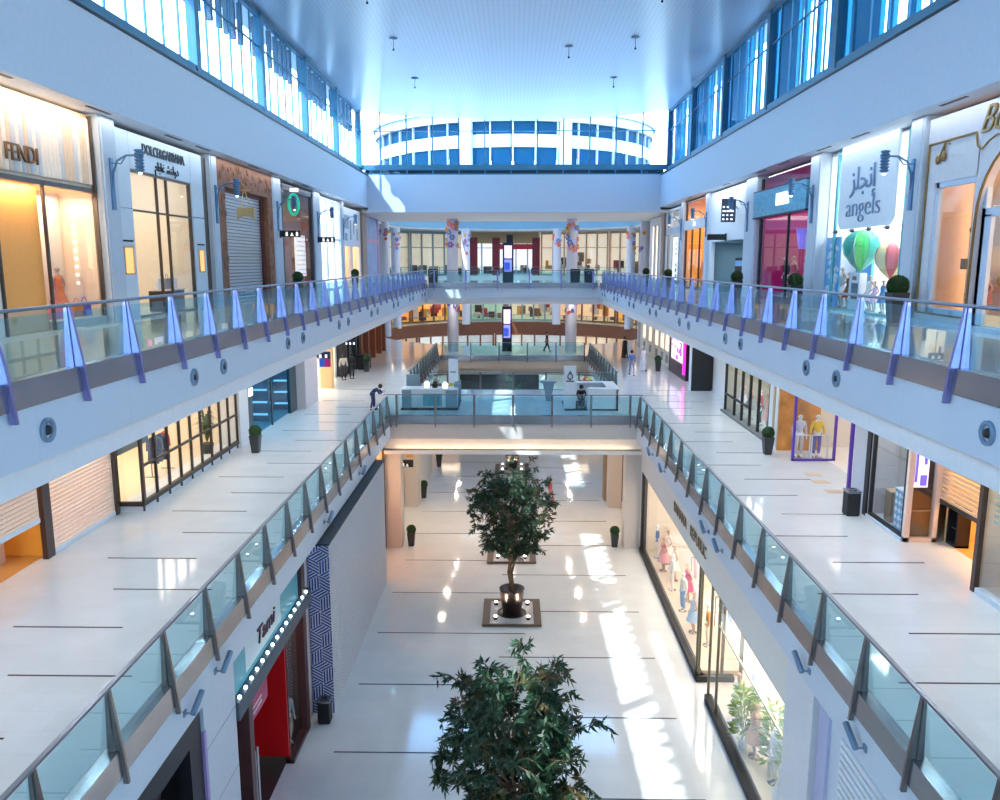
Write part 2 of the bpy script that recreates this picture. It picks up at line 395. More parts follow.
def figure(root, skin_m, pose=None, top=None, bottom=None, dress=None, hair=None, shoes=None, robe=None, face=True, sleeve=1.0, body_name='body'):
    P=dict(BASE); P.update(pose or {})
    def off(p,d): return (p[0]+d[0],p[1]+d[1],p[2]+d[2])
    vr=[(P['pel'],(.125,.10)),(P['sp'],(.105,.085)),(P['ch'],(.135,.095)),(P['nb'],.065),(lerp(P['nb'],P['hd'],.5),.05),(off(P['hd'],(0,.005,-.05)),.07),(P['hd'],(.082,.095)),(off(P['hd'],(0,.012,.085)),.07)]
    ed=[(i,i+1) for i in range(7)]
    ex=MB()
    for sd,sx in (('l',1),('r',-1)):
        n=len(vr); sh,el,wr=P['sh'+sd],P['el'+sd],P['wr'+sd]
        d=Vector(wr)-Vector(el); d.normalize(); pm=tuple(Vector(wr)+d*.07)
        vr+= [(sh,.058),(lerp(sh,el,.5),.046),(el,.040),(lerp(el,wr,.4),.036),(wr,.026),(pm,(.032,.022))]
        ed+= [(2,n)]+[(n+i,n+i+1) for i in range(5)]
        a=d.orthogonal().normalized() if abs(d.z)<.95 else Vector((0,1,0)); side=d.cross(a).normalized()
        if abs(d.z)>.6: a=Vector((0,1,0)); side=Vector((1,0,0))
        for k,L in enumerate((.065,.078,.085,.072)):
            p0=Vector(pm)+a*(.027-.018*k)+d*.0; p1=p0+d*L*.55; p2=p1+d*L*.42-side*sx*.015
            ex.tube([p0,p1,p2],.0085,6,.006)
        p0=Vector(wr)+d*.025+a*.02*-1; p1=p0-a*.035+d*.03; ex.tube([p0,p1,p1+d*.035],.0095,6,.007)
        n=len(vr); hp,kn,an=P['hp'+sd],P['kn'+sd],P['an'+sd]
        vr+= [(hp,.088),(lerp(hp,kn,.5),.075),(kn,.055),(lerp(kn,an,.35),.055),(an,.036),(off(an,(0,-.09,-.045)),(.042,.034)),(off(an,(0,-.18,-.055)),(.036,.022))]
        ed+= [(0,n)]+[(n+i,n+i+1) for i in range(6)]
    h=P['hd']
    if face:
        ex.smooth=True
        ex.ball((h[0],h[1]-.105,h[2]-.015),.016,8,6,.9,1.2,1.6)
        for sx in (-1,1): ex.ball((h[0]+sx*.088,h[1]+.015,h[2]-.005),.028,8,6,.4,.8,1.2)
        ex.ball((h[0],h[1]-.09,h[2]-.06),.02,8,5,1.2,.6,.45)
    ob=bpy.data.objects.new(body_name,skin('body',vr,ed,skin_m,0,2,ex)); COL.objects.link(ob); ob.parent=root
    def part(n,me): o=bpy.data.objects.new(n,me); COL.objects.link(o); o.parent=root; return o
    if face:
        b=MB(); b.smooth=True
        for sx in (-1,1): b.ball((h[0]+sx*.034,h[1]-.092,h[2]+.02),.012,8,6)
        b.build('eyes',black).parent=root
    if top:
        v=[(off(P['pel'],(0,0,-.03)),(.14,.115)),(P['sp'],(.125,.105)),(P['ch'],(.155,.115)),(off(P['nb'],(0,0,-.02)),.08)]; e=[(0,1),(1,2),(2,3)]
        for sd in 'lr':
            n=len(v); sh,el,wr=P['sh'+sd],P['el'+sd],P['wr'+sd]
            q=lerp(sh,el,.7) if sleeve<1 else lerp(el,wr,.86)
            v+= [(sh,.074),(lerp(sh,el,.55),.062)]+([(el,.054),(q,.044)] if sleeve>=1 else [(q,.058)])
            e+= [(2,n)]+[(n+i,n+i+1) for i in range(len(v)-n-1)]
        part('jacket' if sleeve>=1 else 'top',skin('top',v,e,top))
    if bottom:
        v=[(off(P['pel'],(0,0,.04)),(.135,.112))]; e=[]
        for sd in 'lr':
            n=len(v); hp,kn,an=P['hp'+sd],P['kn'+sd],P['an'+sd]
            v+= [(hp,.100),(lerp(hp,kn,.5),.088),(kn,.072),(lerp(kn,an,.9),.062)]; e+= [(0,n),(n,n+1),(n+1,n+2),(n+2,n+3)]
        part('trousers',skin('trousers',v,e,bottom))
    if dress:
        c=P['pel']; b=MB(); b.smooth=True
        b.lathe([(.30,.52),(.24,.72),(.165,.95),(.135,1.10),(.155,1.30),(.12,1.42),(.07,1.45)],(c[0],c[1],0),18)
        b.build('dress',dress).parent=root
    if robe:
        c=P['pel']; b=MB(); b.smooth=True
        b.lathe([(.27,.04),(.24,.5),(.20,.95),(.18,1.2),(.20,1.38),(.10,1.47)],(c[0],c[1],0),18)
        b.build('robe',robe).parent=root
    if hair:
        b=MB(); b.smooth=True
        b.lathe([(.0,.125),(.06,.115),(.10,.07),(.112,.0),(.105,-.06),(.085,-.09)],(h[0],h[1]+.03,h[2]+.01),14)
        b.build('hair',hair).parent=root
    if shoes:
        b=MB(); b.smooth=True
        for sd in 'lr':
            a=P['an'+sd]; b.ball((a[0],a[1]-.07,a[2]-.04),.055,10,6,.95,2.3,.95)
        b.build('shoes',shoes).parent=root
    return root
skin_p=mat('skin_tone',(.62,.40,.29),.5); mann_w=mat('white_mannequin',(.85,.83,.80),.35); mann_b=mat('black_mannequin',(.03,.03,.03),.35)
def cloth(n,c): return mat('cloth_'+n,c,.8,0,.12,14)
STAND=dict(wrl=(.27,-.02,.86),wrr=(-.27,-.02,.86)); HIP=dict(ell=(.33,.05,1.15),wrl=(.17,-.06,.98),wrr=(-.26,-.1,.86),knr=(-.13,-.06,.5))
F_PROTO={}
def mannequin(kind, label, loc, rz, m1=None, m2=None, group=None, skinm=None, h=1.0):
    """kind 'd' dress, 's' shirt and trousers"""
    if kind not in F_PROTO:
        t=thing('mannequin',label,'mannequin',loc,group,rz)
        if kind=='d': figure(t,mann_w,HIP,dress=m1 or cloth('white',(.8,.8,.8)),face=True)
        else: figure(t,mann_w,STAND,top=m1 or cloth('white',(.8,.8,.8)),bottom=m2 or cloth('navy',(.03,.05,.14)),sleeve=1.0)
        b=MB(); b.smooth=True; b.lathe([(0,.02),(.17,.02),(.17,0),(0,0)],(0,0,0),16); b.build('stand_plate',steel).parent=t
        for ch in t.children: pass
        F_PROTO[kind]=t
    else:
        t=dup(F_PROTO[kind],loc,rz,label)
        if group: t['group']=group
        elif 'group' in t: del t['group']
    t.scale=(h,h,h)
    if m1: setmat(t,'dress' if kind=='d' else 'jacket',m1)
    if m2 and kind=='s': setmat(t,'trousers',m2)
    if skinm: setmat(t,'body',skinm)
    return t
# ---- people
def person(label, loc, rz, group=None, **k):
    t=thing('person',label,'person',loc,group,rz); figure(t,skin_p,**k); return t
hair_d=mat('dark_hair',(.02,.015,.012),.6); shoe=mat('dark_shoes',(.02,.02,.02),.5)
lean=dict(pel=(0,.16,.90),sp=(0,.06,1.02),ch=(0,-.12,1.11),nb=(0,-.23,1.16),hd=(0,-.34,1.27),shl=(.20,-.18,1.13),shr=(-.20,-.18,1.13),ell=(.30,-.30,.92),elr=(-.30,-.30,.92),wrl=(.10,-.46,1.02),wrr=(-.10,-.46,1.02),hpl=(.09,.11,.89),hpr=(-.09,.11,.89),knl=(.1,.05,.5),knr=(-.1,.1,.5),anl=(.1,.06,.09),anr=(-.1,.2,.09))
person('person in a dark blue jacket leaning on the left rail beside the near bridge',(-7.25,41.2,M),PI/2,pose=lean,top=cloth('deep_blue',(.015,.03,.14)),bottom=cloth('navy',(.03,.05,.14)),hair=hair_d,shoes=shoe)
walk=dict(knl=(.10,-.16,.52),anl=(.1,-.24,.1),knr=(-.1,.06,.5),anr=(-.1,.28,.14),wrl=(.26,.12,.9),wrr=(-.27,-.2,.92))
sit=dict(pel=(0,.1,.50),sp=(0,.09,.68),ch=(0,.03,.86),nb=(0,-.01,.98),hd=(0,-.05,1.14),shl=(.17,.02,.93),shr=(-.17,.02,.93),ell=(.24,-.05,.70),elr=(-.24,-.05,.70),wrl=(.12,-.24,.66),wrr=(-.12,-.24,.66),hpl=(.09,.06,.48),hpr=(-.09,.06,.48),knl=(.1,-.32,.50),knr=(-.1,-.32,.50),anl=(.1,-.28,.09),anr=(-.1,-.28,.09))
t=thing('stool','low dark stool in the open corner of the right kiosk','stool',(3.62,42.0,M)); b=MB(); b.lathe([(0,.36),(.18,.36),(.19,.39),(0,.40)],(3.62,42.0,M),16); b.build('seat',black,t)
for a in range(3): b=MB(); b.cyl((3.62+.12*math.cos(a*2.1),42+.12*math.sin(a*2.1),M+.36),(3.62+.17*math.cos(a*2.1),42+.17*math.sin(a*2.1),M),.015); b.build('leg',dark,t)
person('person in black sitting in the open corner of the right kiosk by the totem',(3.62,41.95,M),0,pose=sit,top=cloth('black',(.015,.015,.018)),bottom=cloth('black',(.015,.015,.018)),hair=hair_d,shoes=shoe)
person('person in dark clothes walking on the far middle bridge',(2.9,69.2,M),PI/2,pose=walk,top=cloth('black',(.015,.015,.018)),bottom=cloth('black',(.015,.015,.018)),hair=hair_d,shoes=shoe)
person('person in a long white robe walking on the right middle gallery',(9.3,57.0,M),.2,pose=walk,robe=cloth('robe',(.78,.8,.84)),hair=cloth('robe',(.78,.8,.84)),shoes=shoe)
person('person in a long black robe walking ahead of the white robed one',(9.0,64.5,M),PI,pose=walk,robe=cloth('black',(.015,.015,.018)),hair=hair_d,shoes=shoe)
person('person in blue walking beside the white robed one on the right middle gallery',(8.1,54.4,M),.1,pose=walk,top=cloth('mid_blue',(.10,.22,.55)),bottom=cloth('pale_blue',(.30,.40,.62)),hair=hair_d,shoes=shoe)
person('person in a red top walking on the ground floor behind the first tree',(2.3,47.4,G),1.2,pose=walk,top=cloth('rose_red',(.62,.10,.12)),bottom=cloth('rose_pale',(.55,.25,.22)),hair=hair_d,shoes=shoe)
person('person in a yellow top on the right side of the far gallery',(5.9,78.5,M),PI,pose=STAND,top=cloth('yellow',(.75,.5,.05)),bottom=cloth('navy',(.03,.05,.14)),hair=hair_d,shoes=shoe)
person('person with dark hair at the glass rail left of the far upper bridge',(-12.2,70.5,U),0,pose=STAND,top=cloth('greyviolet',(.3,.27,.33)),bottom=cloth('black',(.015,.015,.018)),hair=hair_d,shoes=shoe)

# ---- clipped ball topiaries in tapered pots
leafm=mat('clipped_box_leaves',(.025,.075,.018),.7,0,.6,40); potm=mat('dark_grey_pot',(.035,.037,.042),.45)
TOPI=[None]
def topiary(label, loc, h=1.12, group=None):
    if TOPI[0] is None:
        t=thing('ball_topiary',label,'potted plant',loc,group)
        b=MB(); b.prism([(-.15,-.15),(.15,-.15),(.15,.15),(-.15,.15)],2,0,.02)
        n=len(b.v); b=MB(); k=4
        lo=[(-.14,-.14),(.14,-.14),(.14,.14),(-.14,.14)]; hi=[(-.21,-.21),(.21,-.21),(.21,.21),(-.21,.21)]; inn=[(-.18,-.18),(.18,-.18),(.18,.18),(-.18,.18)]
        a=b.pts([(x,y,0) for x,y in lo]); c=b.pts([(x,y,.74) for x,y in hi]); d=b.pts([(x,y,.74) for x,y in inn]); e=b.pts([(x,y,.66) for x,y in inn])
        b.face([a+3,a+2,a+1,a])
        for r,s_ in ((a,c),(c,d),(d,e)):
            for i in range(4): j=(i+1)%4; b.face([r+i,r+j,s_+j,s_+i])
        b.face([e,e+1,e+2,e+3]); o=b.build('pot',potm); o.parent=t
        b=MB(); rr=random.Random(3)
        for i in range(1500):
            z=rr.uniform(-1,1); a=rr.uniform(0,2*PI); q=math.sqrt(1-z*z); R=.245*rr.uniform(.9,1.04)
            p=Vector((q*math.cos(a)*R,q*math.sin(a)*R,z*R+.90)); u=Vector((rr.uniform(-1,1),rr.uniform(-1,1),rr.uniform(-1,1))).normalized()
            v=u.orthogonal(); s2=.026; b.quad(p-u*s2,p-v*s2*.6,p+u*s2,p+v*s2*.6)
        b.smooth=True; b.ball((0,0,.90),.225,14,10); o=b.build('leaf_ball',leafm); o.parent=t
        TOPI[0]=t
    else: t=dup(TOPI[0],loc,label=label,group=group)
    t.scale=(h/1.14,)*3; return t
topiary('ball topiary on the left middle gallery in front of the teal glass store',(-10.5,31.7,M))
topiary('ball topiary on the right middle gallery beside the dark framed store',(10.3,31.75,M))
topiary('ball topiary on the right middle gallery beside the video wall shop',(10.3,56.7,M))
topiary('ball topiary on the left middle gallery before the far dark shop',(-10.4,56.2,M))
topiary('ball topiary on the ground floor at the left bridge column',(-5.35,40.3,G))
topiary('ball topiary on the ground floor at the right bridge column',(5.35,40.3,G))
topiary('ball topiary on the ground floor further back at the cream pier',(-5.65,49.0,G))
topiary('ball topiary on the ground floor furthest back on the left',(-5.4,56.9,G))
topiary('large ball topiary beside the balloon shop pillar on the upper gallery',(10.6,22.45,U),1.3)
topiary('ball topiary at the pillar of the magenta shop on the upper gallery',(10.6,30.6,U),1.25)
topiary('ball topiary in front of the white shop on the upper gallery',(10.5,38.2,U),1.25)
topiary('ball topiary beside the dark shop on the left upper gallery',(-10.6,39.6,U),1.2)
topiary('ball topiary before the poster shop on the left upper gallery',(-10.6,54.0,U),1.2)
topiary('ball topiary at the far end of the right upper rail, nearer of the pair there',(10.4,54.6,U),1.2)
topiary('ball topiary at the far end of the right upper rail, further of the pair there',(10.2,62.5,U),1.2)
# dark square planters behind the far upper rail
for k,x in enumerate((-6.4,4.9,6.0)):
    t=thing('square_planter',['black square planter left of the far upper bridge','black square planter right of the column on the far upper bridge','black square planter at the right end of the far upper bridge'][k],'planter',(x,64.5,U))
    b=MB(); b.prism([(-.34,0),(.34,0),(.4,1.1),(-.4,1.1)],1,64.15,64.85); b.v=[(p[0]+x,p[1],p[2]+U) for p in b.v]; b.build('pot',potm,t)
    b=MB(); b.box(x-.33,x+.33,64.2,64.8,U+1.1,U+1.13); b.build('soil',mat('soil',(.04,.03,.02),.9),t)

# ---- litter bins
BIN=[None]
def bin_(label,loc,rz=0):
    if BIN[0] is None:
        t=thing('litter_bin',label,'litter bin',loc,None,rz)
        b=MB(); b.prism([(-.20,-.17),(-.17,-.20),(.17,-.20),(.20,-.17),(.20,.17),(.17,.20),(-.17,.20),(-.20,.17)],2,.03,.72); b.box(-.17,.17,-.17,.17,0,.03); o=b.build('body',black); o.parent=t
        b=MB(); b.box(-.205,.205,-.205,-.12,.74,.80); b.box(-.205,.205,.12,.205,.74,.80); b.box(-.205,-.12,-.12,.12,.74,.80); b.box(.12,.205,-.12,.12,.74,.80); b.box(-.19,.19,-.19,.19,.72,.74)
        b.lathe([(.125,.80),(.125,.83),(.105,.83),(.105,.76)],(0,0,0),16)
        o=b.build('lid',steel); o.parent=t; BIN[0]=t; return t
    return dup(BIN[0],loc,rz,label)
bin_('black litter bin with a steel rim on the right middle gallery by the grey pillar',(10.4,23.85,M))
bin_('black litter bin on the ground floor against the blue geometric hoarding',(-6.1,23.85,G))

# ---- trees in round pots on lit platforms
bark=mat('tree_bark',(.20,.12,.07),.8,0,.35,20); lf=[mat('dark_green_leaf',(.014,.05,.018),.5,0,.5,4),mat('olive_leaf',(.10,.075,.02),.6,0,.4,4)]
def leaf(b,p,d,L,w,rr):
    d=Vector(d).normalized(); s=d.cross(Vector((rr.uniform(-1,1),rr.uniform(-1,1),rr.uniform(-1,1)))).normalized()*w
    p=Vector(p); m=p+d*L*.45; e=p+d*L; n=b.pts([p,m+s,e,m-s]); b.face([n,n+1,n+2,n+3])
def tree_meshes(seed, nb, rx, z0, z1, nleaf):
    rr=random.Random(seed); tb=MB(); tb.smooth=True
    lb=MB(); cz=(z0+z1)/2; hz=(z1-z0)/2
    base=[Vector((.03,0,.0)),Vector((-.10,.03,.9)),Vector((.02,0,1.7)),Vector((0,0,2.7))]
    for dx,dy,r in ((0,0,.075),(.13,.04,.055),(-.07,-.08,.05)):
        tb.tube([p+Vector((dx*(.3+.5*i),dy*(.4+.5*i),0)) for i,p in enumerate(base)],r,8,r*.55)
    for k in range(nb):
        a=2*PI*k*.381966*1.0+rr.uniform(-.3,.3); t=(k+.5)/nb; zz=-1+2*t
        q=math.sqrt(max(.05,1-zz*zz*.85))*rr.uniform(.62,1.02)
        end=Vector((rx*q*math.cos(a),rx*q*math.sin(a),cz+hz*zz*.86))
        st=Vector((rr.uniform(-.05,.05),rr.uniform(-.05,.05),max(1.3,min(2.9,end.z-.9-rr.random()*.6))))
        midp=st.lerp(end,.5)+Vector((rr.uniform(-.15,.15),rr.uniform(-.15,.15),.25))
        tb.tube([st,midp,end],.03,5,.006)
        for j in range(9):                                   # drooping sprays round the branch end
            u=.35+.65*rr.random(); bp=(midp.lerp(end,(u-.35)/.65)) if u>.35 else midp
            dr=Vector((rr.uniform(-1,1),rr.uniform(-1,1),rr.uniform(-.35,.75))).normalized()
            ln=rr.uniform(.25,.6); tip=bp+dr*ln+Vector((0,0,-.14)); mid2=bp+dr*ln*.6+Vector((0,0,.03))
            tb.tube([bp,mid2,tip],.008,4,.003)
            lb.cur=1 if rr.random()<.09 else 0
            for i in range(nleaf):
                w=rr.random(); p=(bp.lerp(mid2,w*2) if w<.5 else mid2.lerp(tip,w*2-1))
                d=Vector((rr.uniform(-1,1),rr.uniform(-1,1),rr.uniform(-1.6,.35)))+dr*.7
                leaf(lb,p,d,rr.uniform(.16,.27),rr.uniform(.022,.036),rr)
    return tb,lb
lampglow=mat('uplight_glow',(1,.82,.7),.4,emit=14)
def tree_set(loc,label,plabel,seed,rx=2.05,z0=1.65,z1=5.75,nb=56,nleaf=24,lamps=True):
    x,y,z=loc
    t=thing('planter_platform',plabel,'planter platform',loc)
    b=MB(); b.box(-1.22,1.22,-1.28,1.28,.02,.12); b.box(-1.15,1.15,-1.2,1.2,0,.02); o=b.build('deck',mat('brown_deck',(.13,.09,.07),.45)); o.parent=t
    b=MB(); b.box(-.9,.9,-1.22,.95,.12,.135); b.cur=1; b.lathe([(0,.14),(.62,.14),(.62,.13)],(0,-.15,0),24); o=b.build('inset_panel',[mat('pale_grey_inset',(.45,.45,.47),.3),dark]); o.parent=t
    for sx in (-1,1):
        for sy in (-1,1):
            b=MB(); b.smooth=True; b.lathe([(0,.13),(.085,.13),(.085,.22),(.0,.24)],(sx*.68,sy*.72-.1,0),12); o=b.build('uplight',black); o.parent=t
            b=MB(); b.smooth=True; b.ball((sx*.68,sy*.72-.1,.27),.07,10,6,1,1,.6); g=b.build('lens',lampglow); g.parent=o
    if nb==0: return t
    w=thing('potted_tree',label,'tree',(x,y-.15,z+.142))
    b=MB(); b.smooth=True; b.lathe([(0,0),(.38,0),(.52,1.02),(.54,1.08),(.49,1.08),(.46,.9),(0,.9)],(0,0,0),24); o=b.build('pot',mat('brown_black_pot',(.03,.02,.02),.35)); o.parent=w
    tb,lb=tree_meshes(seed,nb,rx,z0,z1,nleaf)
    for m_,n_,mm in ((tb,'trunk',bark),(lb,'foliage',lf)):
        m_.v=[(p[0],p[1],p[2]+(.88)) for p in m_.v]; o=m_.build(n_,mm); o.parent=w
    for sx in (-1,1):
        l=bpy.data.lights.new('uplight','SPOT'); l.energy=160; l.color=(1,.7,.45); l.spot_size=1.1; l.shadow_soft_size=.06
        lo=bpy.data.objects.new('uplight_lamp',l); COL.objects.link(lo); lo.location=(x+sx*.68,y-.8,z+.36); lo.rotation_euler=Vector((-sx*.45,.4,1.6)).to_track_quat('-Z','Y').to_euler()
    return t
tree_set((-.03,32.05,G),'weeping-leaved tree in a round pot on the open floor, whole tree in view','square brown platform with four lamps under the whole tree',11)
tree_set((.05,15.75,G),'weeping-leaved tree whose crown rises at the bottom edge of the view','square brown platform with four lamps under the nearest tree',23,rx=1.95)
tree_set((-.06,56.0,G),'tree seen beyond the near bridge rail in the far opening','square brown platform under the tree in the far opening',5,rx=1.1,z0=2.6,z1=6.4,nb=24,nleaf=18)
tree_set((-.06,39.0,G),'','low brown lit platform at the foot of the near bridge behind the first tree',1,nb=0)
# ================================================================== BALUSTRADES
post_u=mat('violet_blue_anodised_metal',(.27,.26,.53),.3,.75,.25,3)
post_m=mat('bronze_grey_metal',(.22,.19,.19),.32,.8,.2,3)
railm=mat('satin_rail',(.20,.23,.28),.42,.85)
def post_mesh(name,m,d):
    b=MB(); b.prism([(.03,1.045),(.075,.16+d),(-.12,.16+d),(-.15,-.32+d),(-.235,-.32+d),(-.19,.16+d),(-.045,1.045)],1,-.032,.032)
    b.prism([(.02,1.04),(.055,.165+d),(-.06,.165+d),(-.025,1.04)],1,-.055,.055)
    return b.mesh(name,m)
PM={'u':post_mesh('post',post_u,0),'m':post_mesh('post',post_m,-.25)}
def balustrade(label, axis, side, line, z, a, posts, kind, group=None, e0=None, e1=None):
    """axis 'y': runs along y at x=line, open side is -side*x ; axis 'x': runs along x at y=line, open side is -side*y"""
    e0=posts[0] if e0 is None else e0; e1=posts[-1] if e1 is None else e1
    loc=(line,(e0+e1)/2,z) if axis=='y' else ((e0+e1)/2,line,z)
    rz=(0 if side>0 else PI) if axis=='y' else (PI/2 if side>0 else -PI/2)
    t=thing('balustrade',label,'balustrade',loc,group,rz)
    # work in local frame: x across (-x is the void), y along
    mid=(e0+e1)/2
    def loc_y(p):
        d=p-mid
        if axis=='y': return d if side>0 else -d
        return -d if side>0 else d
    L=abs(e1-e0)/2
    b=MB(); b.prism([(-.045,1.04),(.035,1.04),(.045,1.06),(.035,1.085),(-.045,1.085),(-.055,1.06)],1,-L,L); o=b.build('handrail',railm); o.parent=t
    b=MB(); b.prism([(.11,-.05),(.11,.14),(.02,.19),(-.13,.19),(-.165,-.17),(-.11,-.17),(-.11,-.05)] if kind=='u' else [(.11,-.05),(.11,.012),(-.13,.012),(-.165,-.42),(-.11,-.42),(-.11,-.05)],1,-L,L); o=b.build('steel_band',steel); o.parent=t
    ps=sorted(loc_y(p) for p in posts)
    for p in ps:
        o=bpy.data.objects.new('post',PM[kind]); COL.objects.link(o); o.parent=t; o.location=(0,p,0)
    edges=([-L] if ps[0]+L>.3 else [])+ps+([L] if L-ps[-1]>.3 else [])
    cache={}
    for p,q in zip(edges,edges[1:]):
        w=round(q-p-.06,2)
        if w not in cache:
            m=MB(); m.box(-.006,.006,-w/2,w/2,.19 if kind=='u' else 0.0,.975); cache[w]=m.mesh('glass_panel',railglass)
        o=bpy.data.objects.new('glass_panel',cache[w]); COL.objects.link(o); o.parent=t; o.location=(0,(p+q)/2,0)
    return t
up=[9.62+1.745*k for k in range(-6,29)]; up=[y for y in up if y<58.3]
balustrade('long glass balustrade with violet fin posts along the left upper gallery','y',-1,-RX,U,0,up,'u',e0=YN,e1=58.45)
balustrade('long glass balustrade with violet fin posts along the right upper gallery','y',1,RX,U,0,up,'u',e0=YN,e1=58.45)
md=[9.51+2.005*k for k in range(-6,16)]; md=[y for y in md if y<39.7]
balustrade('long glass balustrade with bronze fin posts along the left middle gallery','y',-1,-RX,M,0,md,'m',e0=YN,e1=39.6)
balustrade('long glass balustrade with bronze fin posts along the right middle gallery','y',1,RX,M,0,md,'m',e0=YN,e1=39.6)
balustrade('glass balustrade across the front of the near crossing bridge','x',1,39.8,M,0,[-5.9+1.967*k for k in range(0,7)],'m',e0=-6.5,e1=6.5)
balustrade('glass balustrade across the upper bridge at the far end','x',1,58.6,U,0,[-5.75+2.3*k for k in range(0,6)],'u',e0=-6.1,e1=6.1)
balustrade('glass balustrade on the back edge of the near crossing bridge','x',-1,48.2,M,0,[-4+2*k for k in range(0,5)],'m',e0=-5.2,e1=5.9)
balustrade('glass balustrade across the far middle bridge in front of the totem screen','x',1,66.3,M,0,[-5.9+2.36*k for k in range(0,6)],'m',e0=-6.1,e1=6.1)
vd=[49.2+1.7*k for k in range(0,11)]
balustrade('glass balustrade along the left side of the far opening behind the kiosks','y',-1,-RX,M,0,vd,'m',e0=48.4,e1=66.2)
balustrade('glass balustrade along the right side of the far opening behind the kiosks','y',1,RX,M,0,vd,'m',e0=48.4,e1=66.2)
# curved glass rails around the rotunda
for z,nm in ((U,'upper'),(M,'middle')):
    t=thing('balustrade','curved glass balustrade round the rotunda void on its %s level'%nm,'balustrade',(0,RC,z))
    b=MB(); b.lathe([(RR+.15,z+1.03),(RR+.22,z+1.03),(RR+.22,z+1.08),(RR+.15,z+1.08),(RR+.15,z+1.03)],(0,RC,0),64,2,0,PI); b.build('handrail',railm,t)
    for i in range(14):
        a=PI*i/14; b=MB(); b.lathe([(RR+.18,z+.1),(RR+.18,z+1.0)],(0,RC,0),4,2,a+.004,a+PI/14-.004); b.build('glass_panel',railglass,t)
        b=MB(); b.obox(((RR+.18)*math.cos(a),RC+(RR+.18)*math.sin(a),z+.52),.06,.05,1.04,a); b.build('post',post_m,t)
# round air nozzles in the upper slab edges
noz=mat('grey_blue_nozzle',(.20,.30,.42),.4,.3)
def nozzle(x,y,z,s,first=[None],label=None):
    if first[0] is None:
        t=thing('air_nozzle',label,'air nozzle',(x,y,z),'air nozzles in the upper slab edges')
        b=MB(); b.smooth=True; b.lathe([(.17,0),(.17,.035),(.12,.05),(.11,.0),(.11,-.02),(0,-.02)],(0,0,0),16,0); o=b.build('ring',noz); o.parent=t
        b=MB(); b.smooth=True; b.lathe([(.0,.06),(.055,.05),(.075,.0)],(0,0,0),12,0); o=b.build('jet',dark); o.parent=t
        first[0]=t
    else: t=dup(first[0],(x,y,z),label=label)
    t.rotation_euler=(0,0,0 if s<0 else PI); return t
ordn=['nearest','second','third','fourth','fifth','sixth','seventh','eighth','ninth','tenth','eleventh','twelfth','thirteenth','fourteenth','fifteenth','sixteenth','seventeenth','eighteenth','nineteenth','twentieth']
nys=[]; y=10.4
while y<57: nys+= [y] if y<11 else [y-1.6,y]; y+=6.6
for s,sd in ((-1,'left'),(1,'right')):
    for k,y in enumerate(nys): nozzle(s*FX,y,11.45,s,label='round grey air nozzle in the %s upper slab edge, %s from the near end'%(sd,ordn[k]))
# small wall spotlights on the middle slab edges
def bracket(x,y,z,s,label,first=[None]):
    if first[0] is None:
        t=thing('bracket_spotlight',label,'spotlight',(x,y,z),'spotlights on the middle slab edges')
        b=MB(); b.box(0,.03,-.06,.06,-.06,.06); b.cyl((.03,0,0),(.16,0,0),.018); o=b.build('bracket',noz); o.parent=t
        b=MB(); b.smooth=True; b.cyl((.16,.02,-.03),(.18,.46,.2),.06,seg=10); o=b.build('lamp_tube',noz); o.parent=t
        first[0]=t
    else: t=dup(first[0],(x,y,z),label=label)
    t.rotation_euler=(0,0,0 if s<0 else PI); t.scale=(1,1 if s<0 else -1,1); return t
for k,y in enumerate((13.9,15.5,25.3,31.4)): bracket(-FX,y,5.2,-1,'small blue-grey tube spotlight on the left middle slab edge, %s from the near end'%ordn[k])
for k,y in enumerate((13.0,15.7,22.8,24.5,32.0,34.9)): bracket(FX,y,5.2,1,'small blue-grey tube spotlight on the right middle slab edge, %s from the near end'%ordn[k])
# fire sprinklers on the ceiling
def sprinkler(x,y,label,first=[None]):
    z=24.45-.72*(1-(x/11.5)**2)-.01
    if first[0] is None:
        t=thing('ceiling_sprinkler',label,'sprinkler',(x,y,z),'sprinklers on the slatted ceiling')
        b=MB(); b.smooth=True; b.lathe([(0,0),(.2,0),(.2,-.02),(.06,-.04),(0,-.04)],(0,0,0),16); o=b.build('rosette',noz); o.parent=t
        b=MB(); b.cyl((0,0,-.05),(0,0,-.5),.012); b.smooth=True; b.ball((0,0,-.5),.05); o=b.build('sprinkler_head',dark); o.parent=t
        first[0]=t; return t
    return dup(first[0],(x,y,z),label=label)
for k,y in enumerate((32.5,39.3,47.5)):
    for x,sd in ((-5.6,'left'),(5.6,'right')): sprinkler(x,y,'small ceiling sprinkler on a rosette, %s from the near end in the %s row'%(ordn[k],sd))
sprinkler(2.6,40.3,'small ceiling sprinkler on a rosette between the two rows')
